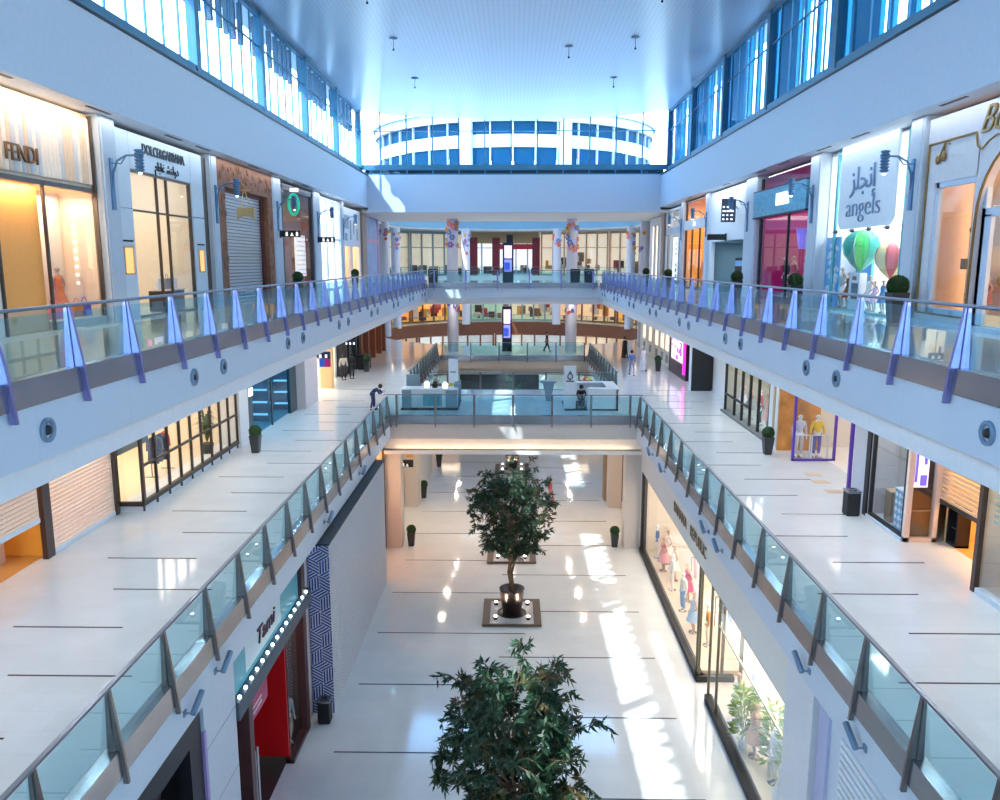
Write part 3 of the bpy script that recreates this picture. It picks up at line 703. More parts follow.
# ================================================================== SHOP KIT
def shell(s, y0,y1,z0,z1,xf,xb, wallm, floorm=None, lcol=(1,.8,.6), power=150, side='left', frac=.7, sides=(1,1)):
    b=MB(); b.box(s*(xb-.05),s*xb,y0,y1,z0,z1)
    if sides[0]: b.box(s*xf,s*xb,y0,y0+.06,z0,z1)
    if sides[1]: b.box(s*xf,s*xb,y1-.06,y1,z0,z1)
    b.box(s*xf,s*xb,y0,y1,z1-.06,z1); b.cur=1; b.box(s*xf,s*xb,y0,y1,z0+.002,z0+.012)
    o=struct('wall_shop_'+('left' if s<0 else 'right'),b,[wallm,floorm or wallm])
    if power: area('shop_ceiling_lamp',(s*(xf+xb)/2,(y0+y1)/2,z1-.12),(xb-xf)*frac,(y1-y0)*frac,power,lcol)
    return o
def frame_rect(b,s,x,y0,y1,z0,z1,w,d=.12):
    """rectangular frame of bars lying in a plane x=const"""
    b.box(s*x,s*(x+d),y0,y1,z0,z0+w); b.box(s*x,s*(x+d),y0,y1,z1-w,z1); b.box(s*x,s*(x+d),y0,y0+w,z0,z1); b.box(s*x,s*(x+d),y1-w,y1,z0,z1)
def slats(b,s,x,y0,y1,z0,z1,pitch=.11,h=.07,d=.03):
    z=z0
    while z<z1: b.box(s*x,s*(x+d),y0,y1,z,min(z+h,z1)); z+=pitch
def bag(label,loc,m,w=.32,h=.26,group=None,rz=0):
    t=thing('handbag',label,'bag',loc,group,rz)
    b=MB(); b.prism([(-w/2,0),(w/2,0),(w*.42,h),(-w*.42,h)],1,-.07,.07); o=b.build('body',m,None,.015); o.parent=t
    b=MB(); b.tube([(w*.25*math.cos(PI-a*PI/8),0,h+.16*math.sin(a*PI/8)) for a in range(9)],.012,6); o=b.build('handle',m); o.parent=t
    return t
def rack(loc,rz,cols,label,glabel,length=1.3,h=1.45):
    """clothes rail with hanging garments, each garment a thing"""
    t=thing('clothes_rail',label,'clothes rail',loc,None,rz); b=MB()
    for sx in (-1,1):
        b.cyl((sx*length/2,0,0),(sx*length/2,0,h),.018); b.cyl((sx*length/2,-.25,.02),(sx*length/2,.25,.02),.018)
    o=b.build('stand',dark); o.parent=t
    b=MB(); b.cyl((-length/2,0,h),(length/2,0,h),.018); o=b.build('hanging_bar',dark); o.parent=t
    n=len(cols); R=Matrix.Rotation(rz,3,'Z'); protos={}
    for i,(cn,c) in enumerate(cols):
        p=Vector(loc)+R@Vector((-length/2+length*(i+.6)/(n+.2),0,h-.02))
        g=thing('hanging_garment',cn+' '+glabel,'garment',p,glabel,rz+PI/2)
        b=MB(); b.prism([(-.05,0),(.05,0),(.21,-.10),(.24,-.5),(.17,-.48),(.2,-.95),(-.2,-.95),(-.17,-.48),(-.24,-.5),(-.21,-.10)],1,-.035,.035); o=b.build('garment',cloth(cn,c)); o.parent=g
        b=MB(); b.tube([(-.17,0,-.10),(0,0,-.03),(.17,0,-.10)],.008,5); b.tube([(0,0,-.03),(0,0,.035),(.02,0,.05)],.006,5); o=b.build('hanger',dark); o.parent=g
    return t
# ribbed bracket lamps on the upper pillars
lampm=mat('blue_grey_lamp_metal',(.10,.22,.38),.35,.5); LAMP=[None]
def wall_lamp(x,y,z,s,label):
    if LAMP[0] is None:
        t=thing('wall_lamp',label,'wall lamp',(x,y,z),'ribbed bracket lamps on the upper pillars')
        b=MB(); b.prism([(-.09,-.65),(.09,-.65),(.07,.75),(-.07,.75)],0,0,.05); o=b.build('back_plate',lampm); o.parent=t
        b=MB(); b.tube([(.05,0,-.1),(.07,0,.35),(.2,0,.68),(.45,0,.82),(.95,0,.84)],.028,8); b.tube([(.05,0,.62),(.3,0,.60),(.45,0,.80)],.018,6); o=b.build('arm',lampm); o.parent=t
        b=MB(); b.smooth=True; pr=[(.0,1.0)]
        for i in range(7): pr+= [(.09,.98-i*.085),(.125,.97-i*.085),(.125,.93-i*.085),(.09,.92-i*.085)]
        pr+=[(.05,.36)]
        b.lathe(pr,(.82,0,0),12); o=b.build('ribbed_shade',lampm); o.parent=t
        b=MB(); b.smooth=True; b.ball((.82,0,.36),.06,10,6); o=b.build('bulb',mat('frosted_bulb',(.9,.9,.88),.3,emit=2)); o.parent=t
        LAMP[0]=t; r=t
    else: r=dup(LAMP[0],(x,y,z),label=label)
    r.rotation_euler=(0,0,0 if s<0 else PI); return r
PIC=mat('white_pictogram',(.9,.9,.9),.5,emit=1.2)
def blade_sign(x,y,z,s,label,w=.95,h=.3,n=3,drop=None):
    t=thing('hanging_direction_sign',label,'sign',(x,y,z))
    b=MB(); b.box(x,x-s*w,y-.06,y+.06,z,z+h); b.build('board',dark,t)
    for i in range(n):
        cx=x-s*w*(.33+.26*i)
        b=MB(); 
        if i%2==0: b.box(cx-.05,cx+.05,y-.066,y-.06,z+.05,z+.17); b.lathe([(0,0),(.045,0)],(cx,y-.063,z+.2),10,1)
        else: b.prism([(cx-.08,z+.05),(cx+.08,z+.05),(cx,z+.22)],1,y-.066,y-.06)
        b.build('pictogram',PIC,t)
    b=MB(); b.box(x,x+s*.05,y-.1,y+.1,z-.05,z+h+.05); b.build('wall_bracket',dark,t)
    return t
def panel(b,s,x,d,y0,y1,z0,z1): b.box(s*x,s*(x+d),y0,y1,z0,z1)
# ================================================================== UPPER LEVEL SHOPS
L,Rr=-1,1
cream=mat('cream_interior',(.88,.74,.58),.6); peach=mat('peach_interior',(.86,.66,.48),.6); pinkf=mat('pale_shop_floor',(.75,.70,.64),.25)
stoneb=mat('pale_blue_stone',(.66,.74,.81),.4)
for k,y in enumerate((14.9,22.75,30.65,38.6,46.5,53.4)): wall_lamp(-11.17,y,15.75,L,'ribbed bracket lamp on the left upper wall, on the %s pillar from the near end'%ordn[k])
for k,y in enumerate((15.1,23.3,30.9,39.3,47.6,54.6)): wall_lamp(11.17,y,15.75,Rr,'ribbed bracket lamp on the right upper wall, on the %s pillar from the near end'%ordn[k])
blade_sign(-11.15,38.9,14.85,L,'black sign with white pictograms on the left upper pillar after the shuttered carved shop')
blade_sign(-11.15,46.4,14.78,L,'black sign with white pictograms on the left upper pillar before the bright white shop')
blade_sign(11.2,43.4,14.82,Rr,'plain black direction sign below the lettered board on the white shopfront',n=0)
# slot diffusers in the narrow soffit above the shop fronts
for s,sd,yy in ((-1,'left',(13,17.5,21.8,26.5,29,34.5,37.3,43,49)),(1,'right',(13,17.5,21.0,26.4,29.4,33.6,36.6,42.5,51))):
    for k,y in enumerate(yy):
        o=MB().box(s*10.85,s*10.95,y-.6,y+.6,17.585,17.6).build('ceiling_vent',dark); recentre(o)
        tag(o,'dark slot diffuser in the soffit above the %s upper shops, %s from the near end'%(sd,ordn[k]),'ceiling vent')
# ---- L1: fluted cream front with an orange doorway
shell(L,8,22.3,U,17.55,11.5,16.5,peach,pinkf,(1,.66,.40),700,sides=(1,1))
t=thing('shopfront','fluted cream shopfront with a tall orange doorway, nearest on the left upper gallery','shopfront',(-11.4,15,U))
flute=mat('pale_champagne_flutes',(.92,.80,.68),.4,.0,.08,3); bronze=mat('dark_bronze_frame',(.10,.075,.06),.35,.6)
b=MB(); y=8.0; b.smooth=True; r5=random.Random(5)
while y<22.1:
    b.cur=r5.choice((0,0,1,2)); b.lathe([(.075,15.72),(.075,17.42)],(-11.46,y+.08,0),6,2,-PI/2,PI/2); y+=.165
b.smooth=False; b.cur=1; b.box(-11.6,-11.47,8,22.2,15.6,17.5); b.build('fluted_band',[flute,mat('tan_flutes',(.80,.60,.42),.4),mat('silver_flutes',(.62,.62,.64),.3)],t)
text('FENDI',.55,(-11.36,19.0,16.12),'+x',mat('lit_bronze_letters',(.20,.10,.04),.45,.2),parent=t,extrude=.025,xs=.86)
b=MB(); b.box(-11.55,-11.36,8,22.25,15.5,15.62); b.box(-11.42,-11.36,17.8,17.86,U,15.6); b.box(-11.42,-11.36,19.68,19.76,U,15.6); b.box(-11.42,-11.32,22.14,22.2,U,17.5); b.build('frame',bronze,t)
b=MB(); b.box(-11.6,-11.42,8,17.8,U,15.5); b.build('side_panel',mat('cream_marble',(.86,.78,.70),.3),t)
b=MB(); b.box(-11.62,-11.52,17.86,19.68,U+.6,15.45); b.build('door',mat('orange_leather_door',(.85,.40,.09),.5),t)
b=MB(); b.box(-11.62,-11.50,17.86,19.68,U,U+.6); b.build('kick_plate',mat('tan_kick_plate',(.60,.42,.24),.45),t)
b=MB(); b.box(-11.41,-11.40,19.78,22.12,U+.22,15.4); b.build('display_pane',shopglass,t)
b=MB(); b.box(-11.6,-11.3,19.76,22.15,U,U+.2); b.build('sill',mat('grey_green_sill',(.35,.42,.42),.3),t)
b=MB(); b.box(-12.5,-12.4,19.72,22.2,U+.2,15.5); b.build('display_back_panel',cream,t)
b=MB(); b.box(-12.4,-11.62,19.72,19.78,U,15.5); b.build('display_side_panel',cream,t)
for k in range(9):
    o=MB(); o.smooth=True; o.ball((-11.95,22.0,13.1+k*.22),.05,8,6); o=o.build('glass_bauble',mat('pearl_bauble',(.95,.9,.85),.2,emit=.9)); recentre(o); tag(o,'pearl white bauble hanging in a string in the fluted cream shop window','bauble','string of pearl baubles in the cream shop window')
area('flute_lamp',(-11.1,15.2,17.56),.2,13.5,190,(1,.74,.48),rot=(0,.35,0)); area('display_lamp',(-11.95,20.95,15.4),.6,2,70,(1,.80,.62)); area('door_lamp',(-11.35,18.8,15.48),.08,1.6,45,(1,.7,.4))
mannequin('d','mannequin in an orange dress in the fluted cream shop window',(-11.95,21.0,U+.2),1.3,cloth('orange',(.85,.22,.03)),skinm=mat('tan_mannequin',(.55,.35,.25),.4),h=.78)
for k,(y,c,n) in enumerate(((20.45,(.85,.25,.35),'pink'),(21.45,(.9,.4,.1),'orange'),(21.85,(.15,.12,.6),'violet'))):
    bag('%s handbag on the floor of the fluted cream shop window'%n,(-11.75,y,U+.22),cloth(n,c),.42,.34,rz=1.4)
# ---- L2: pale stone front with black serif sign
shell(L,23.2,30.3,U,17.5,11.5,16.8,mat('beige_interior',(.72,.64,.52),.6),pinkf,(1,.88,.74),330)
t=thing('shopfront','pale blue stone shopfront with two lines of dark lettering over tall glass','shopfront',(-11.35,26.6,U))
for y0,y1,z0,z1 in ((23.22,24.18,U,15.22),(23.22,24.18,15.24,17.45),(28.72,29.75,U,15.22),(28.72,29.75,15.24,17.45),(24.2,28.7,16.38,17.45)):
    b=MB(); b.box(-11.5,-11.3,y0,y1,z0,z1); b.build('stone_panel',stoneb,t,.012)
b=MB(); frame_rect(b,L,11.34,24.2,28.7,U,16.36,.05); b.box(-11.42,-11.34,24.2,28.7,15.17,15.23); b.box(-11.42,-11.34,26.0,26.06,U,16.3); b.box(-11.42,-11.34,26.75,26.81,U,16.3); b.box(-11.42,-11.34,29.8,30.25,U,17.4); b.build('frame',bronze,t)
b=MB(); b.box(-11.40,-11.385,24.25,26.0,15.23,16.3); b.box(-11.40,-11.385,26.06,28.65,15.23,16.3); b.box(-11.40,-11.385,26.8,28.65,U+.05,15.17); b.build('pane',shopglass,t)
text('DOLCE&GABBANA',.42,(-11.285,26.6,17.05),'+x',dark,parent=t,xs=.88,bold=.006)
text('\uFEE1\uFE8E\uFE91\uFE8E\uFECF \uFEB8\uFE98\uFEDF\uFEED\uFEA9',.4,(-11.285,26.75,16.62),'+x',dark,parent=t)
for y0,y1 in ((23.4,23.98),(29.0,29.5)):
    b=MB(); frame_rect(b,L,11.27,y0,y1,13.3,14.12,.04,.05); f=b.build('niche_frame',gold,t)
    b=MB(); b.box(-11.30,-11.285,y0+.04,y1-.04,13.34,14.08); g=b.build('lit_panel',mat('amber_lit_panel',(1,.52,.16),.5,emit=.9),t); 
    text('DOLCE&GABBANA',.075,(-11.29,(y0+y1)/2,14.28),'+x',dark,parent=t,name='small_lettering')
b=MB(); b.box(-13.6,-13.2,26.3,26.7,U,17.4); struct('pillar_shop_interior',b,mat('dark_marble',(.10,.08,.07),.2))
rack((-13.4,25.0,U),PI/2,[('black',(.015,.015,.018)),('red',(.55,.02,.03)),('charcoal',(.06,.06,.07)),('navy',(.03,.05,.14))],'clothes rail behind the glass of the pale stone shop','garment hanging on the rail in the pale stone shop',1.2,1.4)
for k,(y,n,c) in enumerate(((27.2,'white',(.8,.8,.8)),(27.8,'grey',(.3,.3,.33)),(28.3,'white',(.8,.8,.8)))):
    bag('%s handbag on the display plinth of the pale stone shop, %s from the near side'%(n,ordn[k]),(-12.0,y,U+.75),cloth(n,c),.4,.36,rz=1.57)
t=thing('display_plinth','low display plinth behind the glass of the pale stone shop','plinth',(-12.0,27.75,U)); b=MB(); b.box(-12.3,-11.7,27,28.5,U+.02,U+.70); b.build('base',bronze,t); b=MB(); b.box(-12.33,-11.67,26.97,28.53,U+.70,U+.75); b.build('top',cream,t)
# ---- L3: carved brown front with a grey roller shutter
shell(L,31.0,38.0,U,17.5,11.6,14,mat('grey_interior',(.4,.42,.44),.7),None,(1,.9,.8),60)
t=thing('shopfront','carved terracotta shopfront framing a closed grey roller shutter','shopfront',(-11.3,34.5,U))
carve=mat('carved_terracotta',(.30,.13,.07),.7,0,.55,5,bump=.9)
b=MB(); b.box(-11.6,-11.2,31.02,37.98,16.55,17.58); b.box(-11.6,-11.2,31.02,31.75,U,16.55); b.box(-11.6,-11.2,37.2,37.98,U,16.55)
rr=random.Random(2)
for i in range(60):
    y=rr.uniform(31.2,37.8); z=rr.uniform(16.75,17.4); b.ball((-11.2,y,z),rr.uniform(.05,.14),6,4,.5,1,1)
for i in range(60):
    y=rr.choice((rr.uniform(31.1,31.7),rr.uniform(37.3,37.9))); b.ball((-11.2,y,rr.uniform(12.2,16.6)),rr.uniform(.05,.12),6,4,.5,1,1.6)
b.build('carved_frame',carve,t)
b=MB(); b.box(-11.6,-11.45,31.75,37.2,16.4,16.55); b.box(-11.6,-11.4,36.9,37.2,U,16.5); b.build('inner_lintel',mat('dark_red_timber',(.14,.03,.02),.5),t)
b=MB(); slats(b,L,11.5,31.75,36.9,U+.02,16.42,.135,.1,.04); b.build('shutter_slat',mat('grey_shutter',(.52,.55,.58),.4,.4),t)
# carved letters along the frame (worn gilt)
t=thing('hanging_shop_sign','small cream arched signboard hanging from rods before the grey shutter','sign',(-10.9,32.9,15.3))
b=MB(); P=[(-11.15,15.35),(-11.15,15.82),(-10.45,15.82),(-10.45,15.35)]+[(-10.8+.3*math.cos(a),15.35+.14*math.sin(a)) for a in [i*PI/6 for i in range(1,6)]]
b.prism(P,1,32.86,32.94); b.build('board',mat('cream_timber_board',(.72,.52,.24),.5),t)
b=MB(); b.cyl((-11.0,32.9,15.82),(-10.85,32.9,16.5),.02); b.cyl((-10.6,32.9,15.82),(-10.8,32.9,16.5),.02); b.cyl((-11.2,32.9,16.5),(-10.6,32.9,16.5),.025); b.build('rod',gold,t)
# ---- L4: dark shop with green neon ring
shell(L,39.4,45.7,U,17.45,11.4,15.5,mat('brown_interior',(.24,.13,.08),.6),pinkf,(1,.62,.35),130)
t=thing('shopfront','black framed shopfront showing a dotted white panel and brown interior','shopfront',(-11.3,42.5,U))
b=MB(); frame_rect(b,L,11.22,39.45,45.7,U,17.45,.28,.2); b.build('frame',mat('navy_black_frame',(.012,.025,.045),.35),t)
b=MB(); b.box(-11.32,-11.31,39.8,45.4,U+.3,17.2); b.build('pane',shopglass,t)
b=MB(); b.box(-11.7,-11.6,43.3,45.2,12.9,15.1); pn=b.build('dotted_panel',mat('lit_white_panel',(.95,.93,.92),.5,emit=.8),t)
b=MB()
for i in range(9):
    for j in range(9): b.ball((-11.59,43.4+i*.2+(j%2)*.1,13.02+j*.25),.045,6,4,.3,.8,1.2)
b.build('dot_pattern',mat('red_brown_dots',(.55,.14,.05),.6),pn)
tr=thing('neon_ring','green glowing ring hanging above the black framed shopfront','neon ring',(-11.0,40.9,16.6))
b=MB(); b.smooth=True
ring=[(-11.0+.24*math.cos(2*PI*i/20),40.9,16.5+.5*math.sin(2*PI*i/20)) for i in range(21)]
b.tube(ring,.07,8); b.build('ring',mat('green_neon',(.01,.50,.30),.4,emit=.6),tr)
b=MB(); b.cyl((-10.95,40.9,17.1),(-10.95,40.9,17.58),.02); b.build('hanging_rod',dark,tr)
b=MB(); b.box(-11.15,-10.75,40.85,40.95,17.12,17.3); b.build('white_plate',PIC,tr)
# ---- L5: bright white glass shop
shell(L,47.3,53.1,U,17.45,11.4,15,mat('white_interior',(.9,.93,.96),.5),None,(.85,.93,1),900)
t=thing('shopfront','bright white glass shopfront between pale pillars on the left upper gallery','shopfront',(-11.3,50.2,U))
b=MB(); frame_rect(b,L,11.25,47.35,53.05,U,17.45,.10); b.box(-11.36,-11.25,47.4,53,15.0,15.1); b.box(-11.36,-11.25,49.2,49.28,U,17.4); b.box(-11.36,-11.25,51.1,51.18,U,17.4); b.build('frame',stoneb,t)
b=MB(); b.box(-11.31,-11.3,47.4,53,U+.1,17.35); b.build('pane',shopglass,t)
b=MB(); b.box(-11.9,-11.8,49.4,52.6,15.15,17.3); b.build('light_box',mat('white_light_box',(.9,.95,1),.5,emit=1.6),t)
b=MB(); slats(b,L,11.95,47.5,49.2,U+.1,14.8,.3,.03,.3); b.build('shelf_slat',mat('blue_grey_shelf',(.4,.5,.62),.5),t)
# ---- L6: white shopfront with grey poster figures and warm niches
shell(L,53.9,60.0,U,17.3,11.5,15,cream,None,(1,.75,.5),260)
t=thing('shopfront','white shopfront with grey poster and two warm lit doorways, last on the left upper gallery','shopfront',(-11.3,57,U))
b=MB(); b.box(-11.5,-11.3,53.85,60.05,14.75,17.3)
for y0,y1 in ((53.85,54.3),(56.2,57.0),(59.5,60.05)): b.box(-11.5,-11.3,y0,y1,U,14.75)
b.build('white_wall',white,t)
b=MB()
for y0,z0,w,h in ((54.3,15.9,1.6,.9),(56.2,15.2,.5,1.3),(57.4,15.6,.35,.9),(58.6,15.2,.4,.8),(54.5,15.1,.8,.5)): b.box(-11.3,-11.29,y0,y0+w,z0,z0+h)
b.build('poster_print',mat('grey_poster_print',(.35,.40,.44),.6),t)
b=MB(); b.box(-12.3,-12.2,54.4,55.1,U,14.6); b.build('warm_panel',mat('amber_glow',(1,.55,.2),.5,emit=1.2),t)

# ---- R1: pale lilac front with gilt outline, arched doorway
shell(Rr,8,22.9,U,17.5,11.6,16.5,peach,pinkf,(1,.70,.46),800)
t=thing('shopfront','pale lilac shopfront outlined in gilt with an arched doorway, nearest on the right','shopfront',(11.4,16,U))
lil=mat('pale_lilac_render',(.74,.72,.75),.5); blf=mat('pale_blue_frame',(.58,.70,.86),.4)
def arch(yc,r,zs,n=16): return [(yc+r*math.cos(a),zs+r*math.sin(a)) for a in [PI*i/n for i in range(n+1)]]
b=MB()
b.box(11.3,11.5,8,22.85,16.55,17.45); b.box(11.3,11.5,22.3,22.85,U,16.55); b.box(11.3,11.5,20.32,22.3,U,U+.32); b.box(11.3,11.5,20.32,22.3,15.75,16.55)
b.box(11.3,11.5,20.2,20.36,U,16.55); b.box(11.3,11.5,8,16.4,U,16.55)
P=[(20.2,15.0)]+arch(18.3,1.9,14.65)[1:-1]+[(16.4,15.0),(16.4,16.55),(20.2,16.55)]
A=arch(18.3,1.9,14.65)
for (p,q) in zip(A,A[1:]):
    b.prism([p,q,(q[0],16.55),(p[0],16.55)],0,11.3,11.5)
b.build('wall_face',lil,t)
b=MB(); pts=[(11.27,22.72,U+.3),(11.27,22.72,16.78),(11.27,20.5,16.78)]; b.tube(pts,.03,6); b.tube([(11.27,22.72,U+.3),(11.27,20.35,U+.28)],.03,6)
b.tube([(11.27,20.25,U+.1)]+[(11.27,y,z) for y,z in A]+[(11.27,16.35,U+.1)],.035,6)
b.tube([(11.27,20.5,16.78),(11.27,20.4,16.45),(11.27,20.2,16.35),(11.27,19.95,16.5),(11.27,19.6,16.62),(11.27,19.2,16.5)],.022,6)
dgold=mat('dark_gilt',(.30,.18,.06),.35,.5); b.build('gilt_outline',dgold,t)
text('Bon',.92,(11.27,19.62,17.0),'-x',dgold,parent=t,extrude=.03,shear=.45,bold=-.008)
b=MB(); b.tube([(11.27,21.95,16.48),(11.27,21.9,16.76),(11.27,21.7,16.68)],.02,6); b.tube([(11.27,22.15,16.42),(11.27,21.9,16.76)],.02,6); b.smooth=True
for y,z in ((22.18,16.34),(21.92,16.40)): b.ball((11.25,y,z),.1,8,6,.6,.9,1.3)
b.build('cherry_emblem',dgold,t)
b=MB(); frame_rect(b,1,11.34,20.3,22.3,U+.32,15.75,.14); b.build('window_frame',blf,t)
b=MB(); b.box(11.42,11.43,20.35,22.25,U+.4,15.7); b.build('pane',shopglass,t)
b=MB(); frame_rect(b,1,11.4,16.5,20.15,U,16.6,.14); b.box(11.4,11.5,16.5,20.15,14.75,14.95); b.box(11.4,11.5,18.2,18.4,U,14.8); b.box(11.4,11.5,19.75,20.15,U,14.8); b.build('door_frame',blf,t)
b=MB(); b.box(11.44,11.45,16.6,20.1,U+.1,16.5); b.build('door_pane',shopglass,t)
b=MB(); b.box(11.2,11.7,8,22.9,U,U+.12); b.build('step',blf,t)
b=MB(); b.box(12.4,12.5,20.3,22.4,U+.3,16.1); b.build('display_back',peach,t)
for k,(y,z,r) in enumerate(((21.55,14.5,.09),(21.6,13.62,.14),(20.0,13.2,.16))):
    tt=thing('hanging_toy',['small brown hanging ball in the gilt outlined shop window','brown hanging cube in the gilt outlined shop window','gold hanging drop in the arched doorway of the gilt outlined shop'][k],'toy',(12.0,y,z))
    b=MB(); b.cyl((12.0,y,z+r),(12.0,y,16.0),.006,seg=4); b.build('thread',gold,tt)
    b=MB(); (b.box(12-r,12+r,y-r,y+r,z-r,z+r) if k==1 else b.ball((12,y,z),r,8,6)); b.build('body',mat('walnut',(.30,.16,.05),.5),tt)
for k,(y,h) in enumerate(((20.9,.75),(21.3,.62),(20.65,.55))): mannequin('d','child mannequin in the gilt outlined shop window, %s from the near side'%['second','third','first'][k],(12.0,y,U+.35),-1.5,cloth(['peach','coral','brownred'][k],[(.8,.45,.3),(.85,.3,.2),(.35,.10,.08)][k]),h=h)
mannequin('d','child mannequin in a pink dress in the arched doorway of the gilt outlined shop',(12.1,19.2,U+.02),-1.5,cloth('rose',(.85,.35,.4)),h=.8)
# ---- R2: white panel with two scripts over a balloon window
shell(Rr,23.7,30.4,U,17.5,11.6,16.5,mat('white_interior',(.9,.93,.96),.5),pinkf,(.95,.97,1),620)
t=thing('shopfront','glass shopfront under a large white panel lettered in two scripts','shopfront',(11.4,27,U))
pts=[(24.45,17.5)]+[(24.45,15.2)]+[(24.85+.4*math.cos(a),15.15+.4*math.sin(a)) for a in [PI+i*PI/12 for i in range(1,6)]]+[(28.15+.4*math.cos(a),15.15+.4*math.sin(a)) for a in [1.5*PI+i*PI/12 for i in range(1,6)]]+[(28.55,15.2),(28.55,17.5)]
b=MB(); b.prism(pts,0,11.22,11.3); b.build('sign_panel',mat('pale_white_panel',(.86,.90,.94),.4),t,.01)
letm=mat('blue_grey_lettering',(.22,.34,.50),.5)
text('angels',.92,(11.19,26.55,15.42),'-x',letm,parent=t,xs=1.16,bold=-.02)
text('\uFEB0\uFEE0\uFEA0\uFEE7\uFE87',1.0,(11.19,26.65,16.3),'-x',letm,parent=t,name='arabic_lettering')
b=MB(); b.box(11.5,11.51,23.75,30.35,U+.06,17.5); b.build('pane',shopglass,t)
b=MB(); b.box(11.48,11.55,23.75,23.85,U,17.5); b.box(11.45,11.6,23.75,30.35,U,U+.06); b.box(11.48,11.55,24.3,24.4,U,17.5); b.box(11.48,11.55,29.4,29.55,U,17.5); b.build('edge_fin',mat('teal_glass_edge',(.10,.42,.48),.25),t)
b=MB()
for y in (24.1,25.3,26.6,27.9,29.3): b.cyl((11.42,y,14.72),(11.52,y,14.72),.06,seg=10); b.cyl((11.44,y-.2,14.72),(11.44,y+.2,14.72),.018,seg=6)
b.build('spider_fitting',dark,t)
b=MB(); b.box(12.7,12.8,29.0,30.3,U+.2,14.6); b.box(11.56,11.6,29.0,30.3,U+.1,14.55); sw=b.build('sky_mural',mat('sky_blue_mural',(.10,.42,.80),.6,noise=.25,scale=2),t)
b=MB(); rr=random.Random(9)
for i in range(16):
    y=rr.uniform(29.1,30.0); z=rr.uniform(12.4,14.4)
    for j in range(3): b.ball((11.555,y+j*.14,z+(.05 if j==1 else 0)),.12,8,5,.12,1,.7)
b.build('painted_cloud',white,sw)
def balloon(label,loc,r,m1,m2):
    tt=thing('paper_balloon',label,'balloon',loc); x,y,z=loc
    prof=[(0.0,1.0),(.45,.93),(.8,.62),(.95,.2),(.85,-.25),(.5,-.75),(.12,-1.1),(.06,-1.15)]
    for i in range(8):
        b=MB(); b.smooth=True; b.lathe([(r*p,r*h+z) for p,h in prof],(x,y,0),2,2,i*PI/4+.02,i*PI/4+PI/4-.02); b.build('gore',m1 if i%2 else m2,tt)
    b=MB(); b.cyl((x,y,z+r),(x,y,17.4),.006,seg=4); b.build('thread',dark,tt); return tt
gr1,gr2=mat('balloon_green',(.02,.48,.10),.35),mat('balloon_teal',(.02,.32,.25),.35)
balloon('large green paper balloon hanging in the shop window below the white lettered panel',(12.0,28.3,14.1),.66,gr1,gr2)
balloon('red and yellow striped paper balloon near the grey pillar edge of the balloon window',(12.1,26.2,13.75),.55,mat('balloon_red',(.65,.10,.12),.4),mat('balloon_cream',(.85,.7,.3),.4))
t=thing('screen_totem','white display stand with a dark grey screen in the balloon window','display stand',(11.95,28.3,U)); b=MB(); b.box(11.85,12.1,27.9,28.75,U+.02,13.3); b.build('cabinet',white,t); b=MB(); b.box(11.83,11.85,28.0,28.5,12.4,12.95); b.build('screen',mat('slate_screen',(.08,.12,.18),.3),t); b=MB(); b.box(11.83,11.85,28.15,28.45,13.05,13.18); b.build('red_badge',mat('dull_red',(.4,.04,.08),.5),t)
for k,(y,c,n,h) in enumerate(((29.95,(.85,.82,.75),'cream',.85),(29.3,(.35,.12,.03),'brown',.75),(27.2,(.80,.6,.75),'pink',.6),(26.6,(.1,.3,.6),'blue',.62),(27.6,(.75,.8,.85),'pale',.7))):
    mannequin('d','child mannequin in a %s dress in the balloon window'%n,(12.1,y,U+.02),-1.5,cloth('kid'+n,c),h=h)
t=thing('surfboard_stand','blue upright board leaning in the balloon window','board',(12.15,25.55,U)); b=MB(); b.smooth=True; b.ball((12.15,25.55,13.0),.32,12,10,.15,1,2.6); o=b.build('board',mat('board_blue',(.03,.28,.55),.4),t)
# ---- R3: blue glitter band over a magenta interior
shell(Rr,31.4,38.1,U,17.5,11.6,15.5,mat('magenta_interior',(.42,.005,.18),.5),mat('magenta_floor',(.35,.08,.2),.25),(1,.45,.75),200)
t=thing('shopfront','shopfront with a blue shimmering sign band over a magenta interior','shopfront',(11.3,34.7,U))
b=MB(); b.box(11.12,11.4,31.5,38.3,15.68,16.78); b.build('sign_band',mat('shimmering_blue_sequins',(.12,.42,.66),.3,.4,.75,9),t)
b=MB(); b.box(11.1,11.42,31.5,38.3,15.62,15.68); b.box(11.1,11.42,31.5,38.3,16.78,16.83); b.box(11.4,11.5,34.2,34.3,U,15.65); b.box(11.4,11.5,31.45,31.6,U,17.4); b.box(11.4,11.5,37.9,38.1,U,17.4); b.build('frame',dark,t)
b=MB(); b.box(11.44,11.45,31.5,38.0,U+.05,15.6); b.box(11.44,11.45,31.5,38.0,16.83,17.45); b.build('pane',shopglass,t)
text('BILLR',.62,(11.1,34.2,16.24),'-x',mat('white_lit_letters',(1,.98,.95),.5,emit=1.6),parent=t,bold=.03,extrude=.03)
b=MB(); b.box(12.6,12.7,31.6,34.2,U+.1,15.6); b.build('olive_back_panel',mat('olive_brown_panel',(.24,.21,.13),.6),t)
b=MB(); b.cyl((11.8,33.3,14.2),(11.8,33.3,15.0),.22,.34,12); b.build('violet_lantern',mat('violet_lantern',(.25,.18,.85),.4,emit=.6),t)
for k,(y,c1,c2,kd,n) in enumerate(((36.5,(.02,.02,.025),(.02,.02,.03),'s','black'),(35.5,(.8,.12,.2),None,'d','red'),(33.9,(.5,.5,.55),(.12,.12,.14),'s','grey'),(33.2,(.12,.12,.14),None,'d','charcoal'))):
    mannequin(kd,'mannequin in %s clothes in the magenta shop window'%n,(12.2,y,U+.2),-1.5,cloth('mag'+n,c1),cloth('magt'+n,c2) if c2 else None)
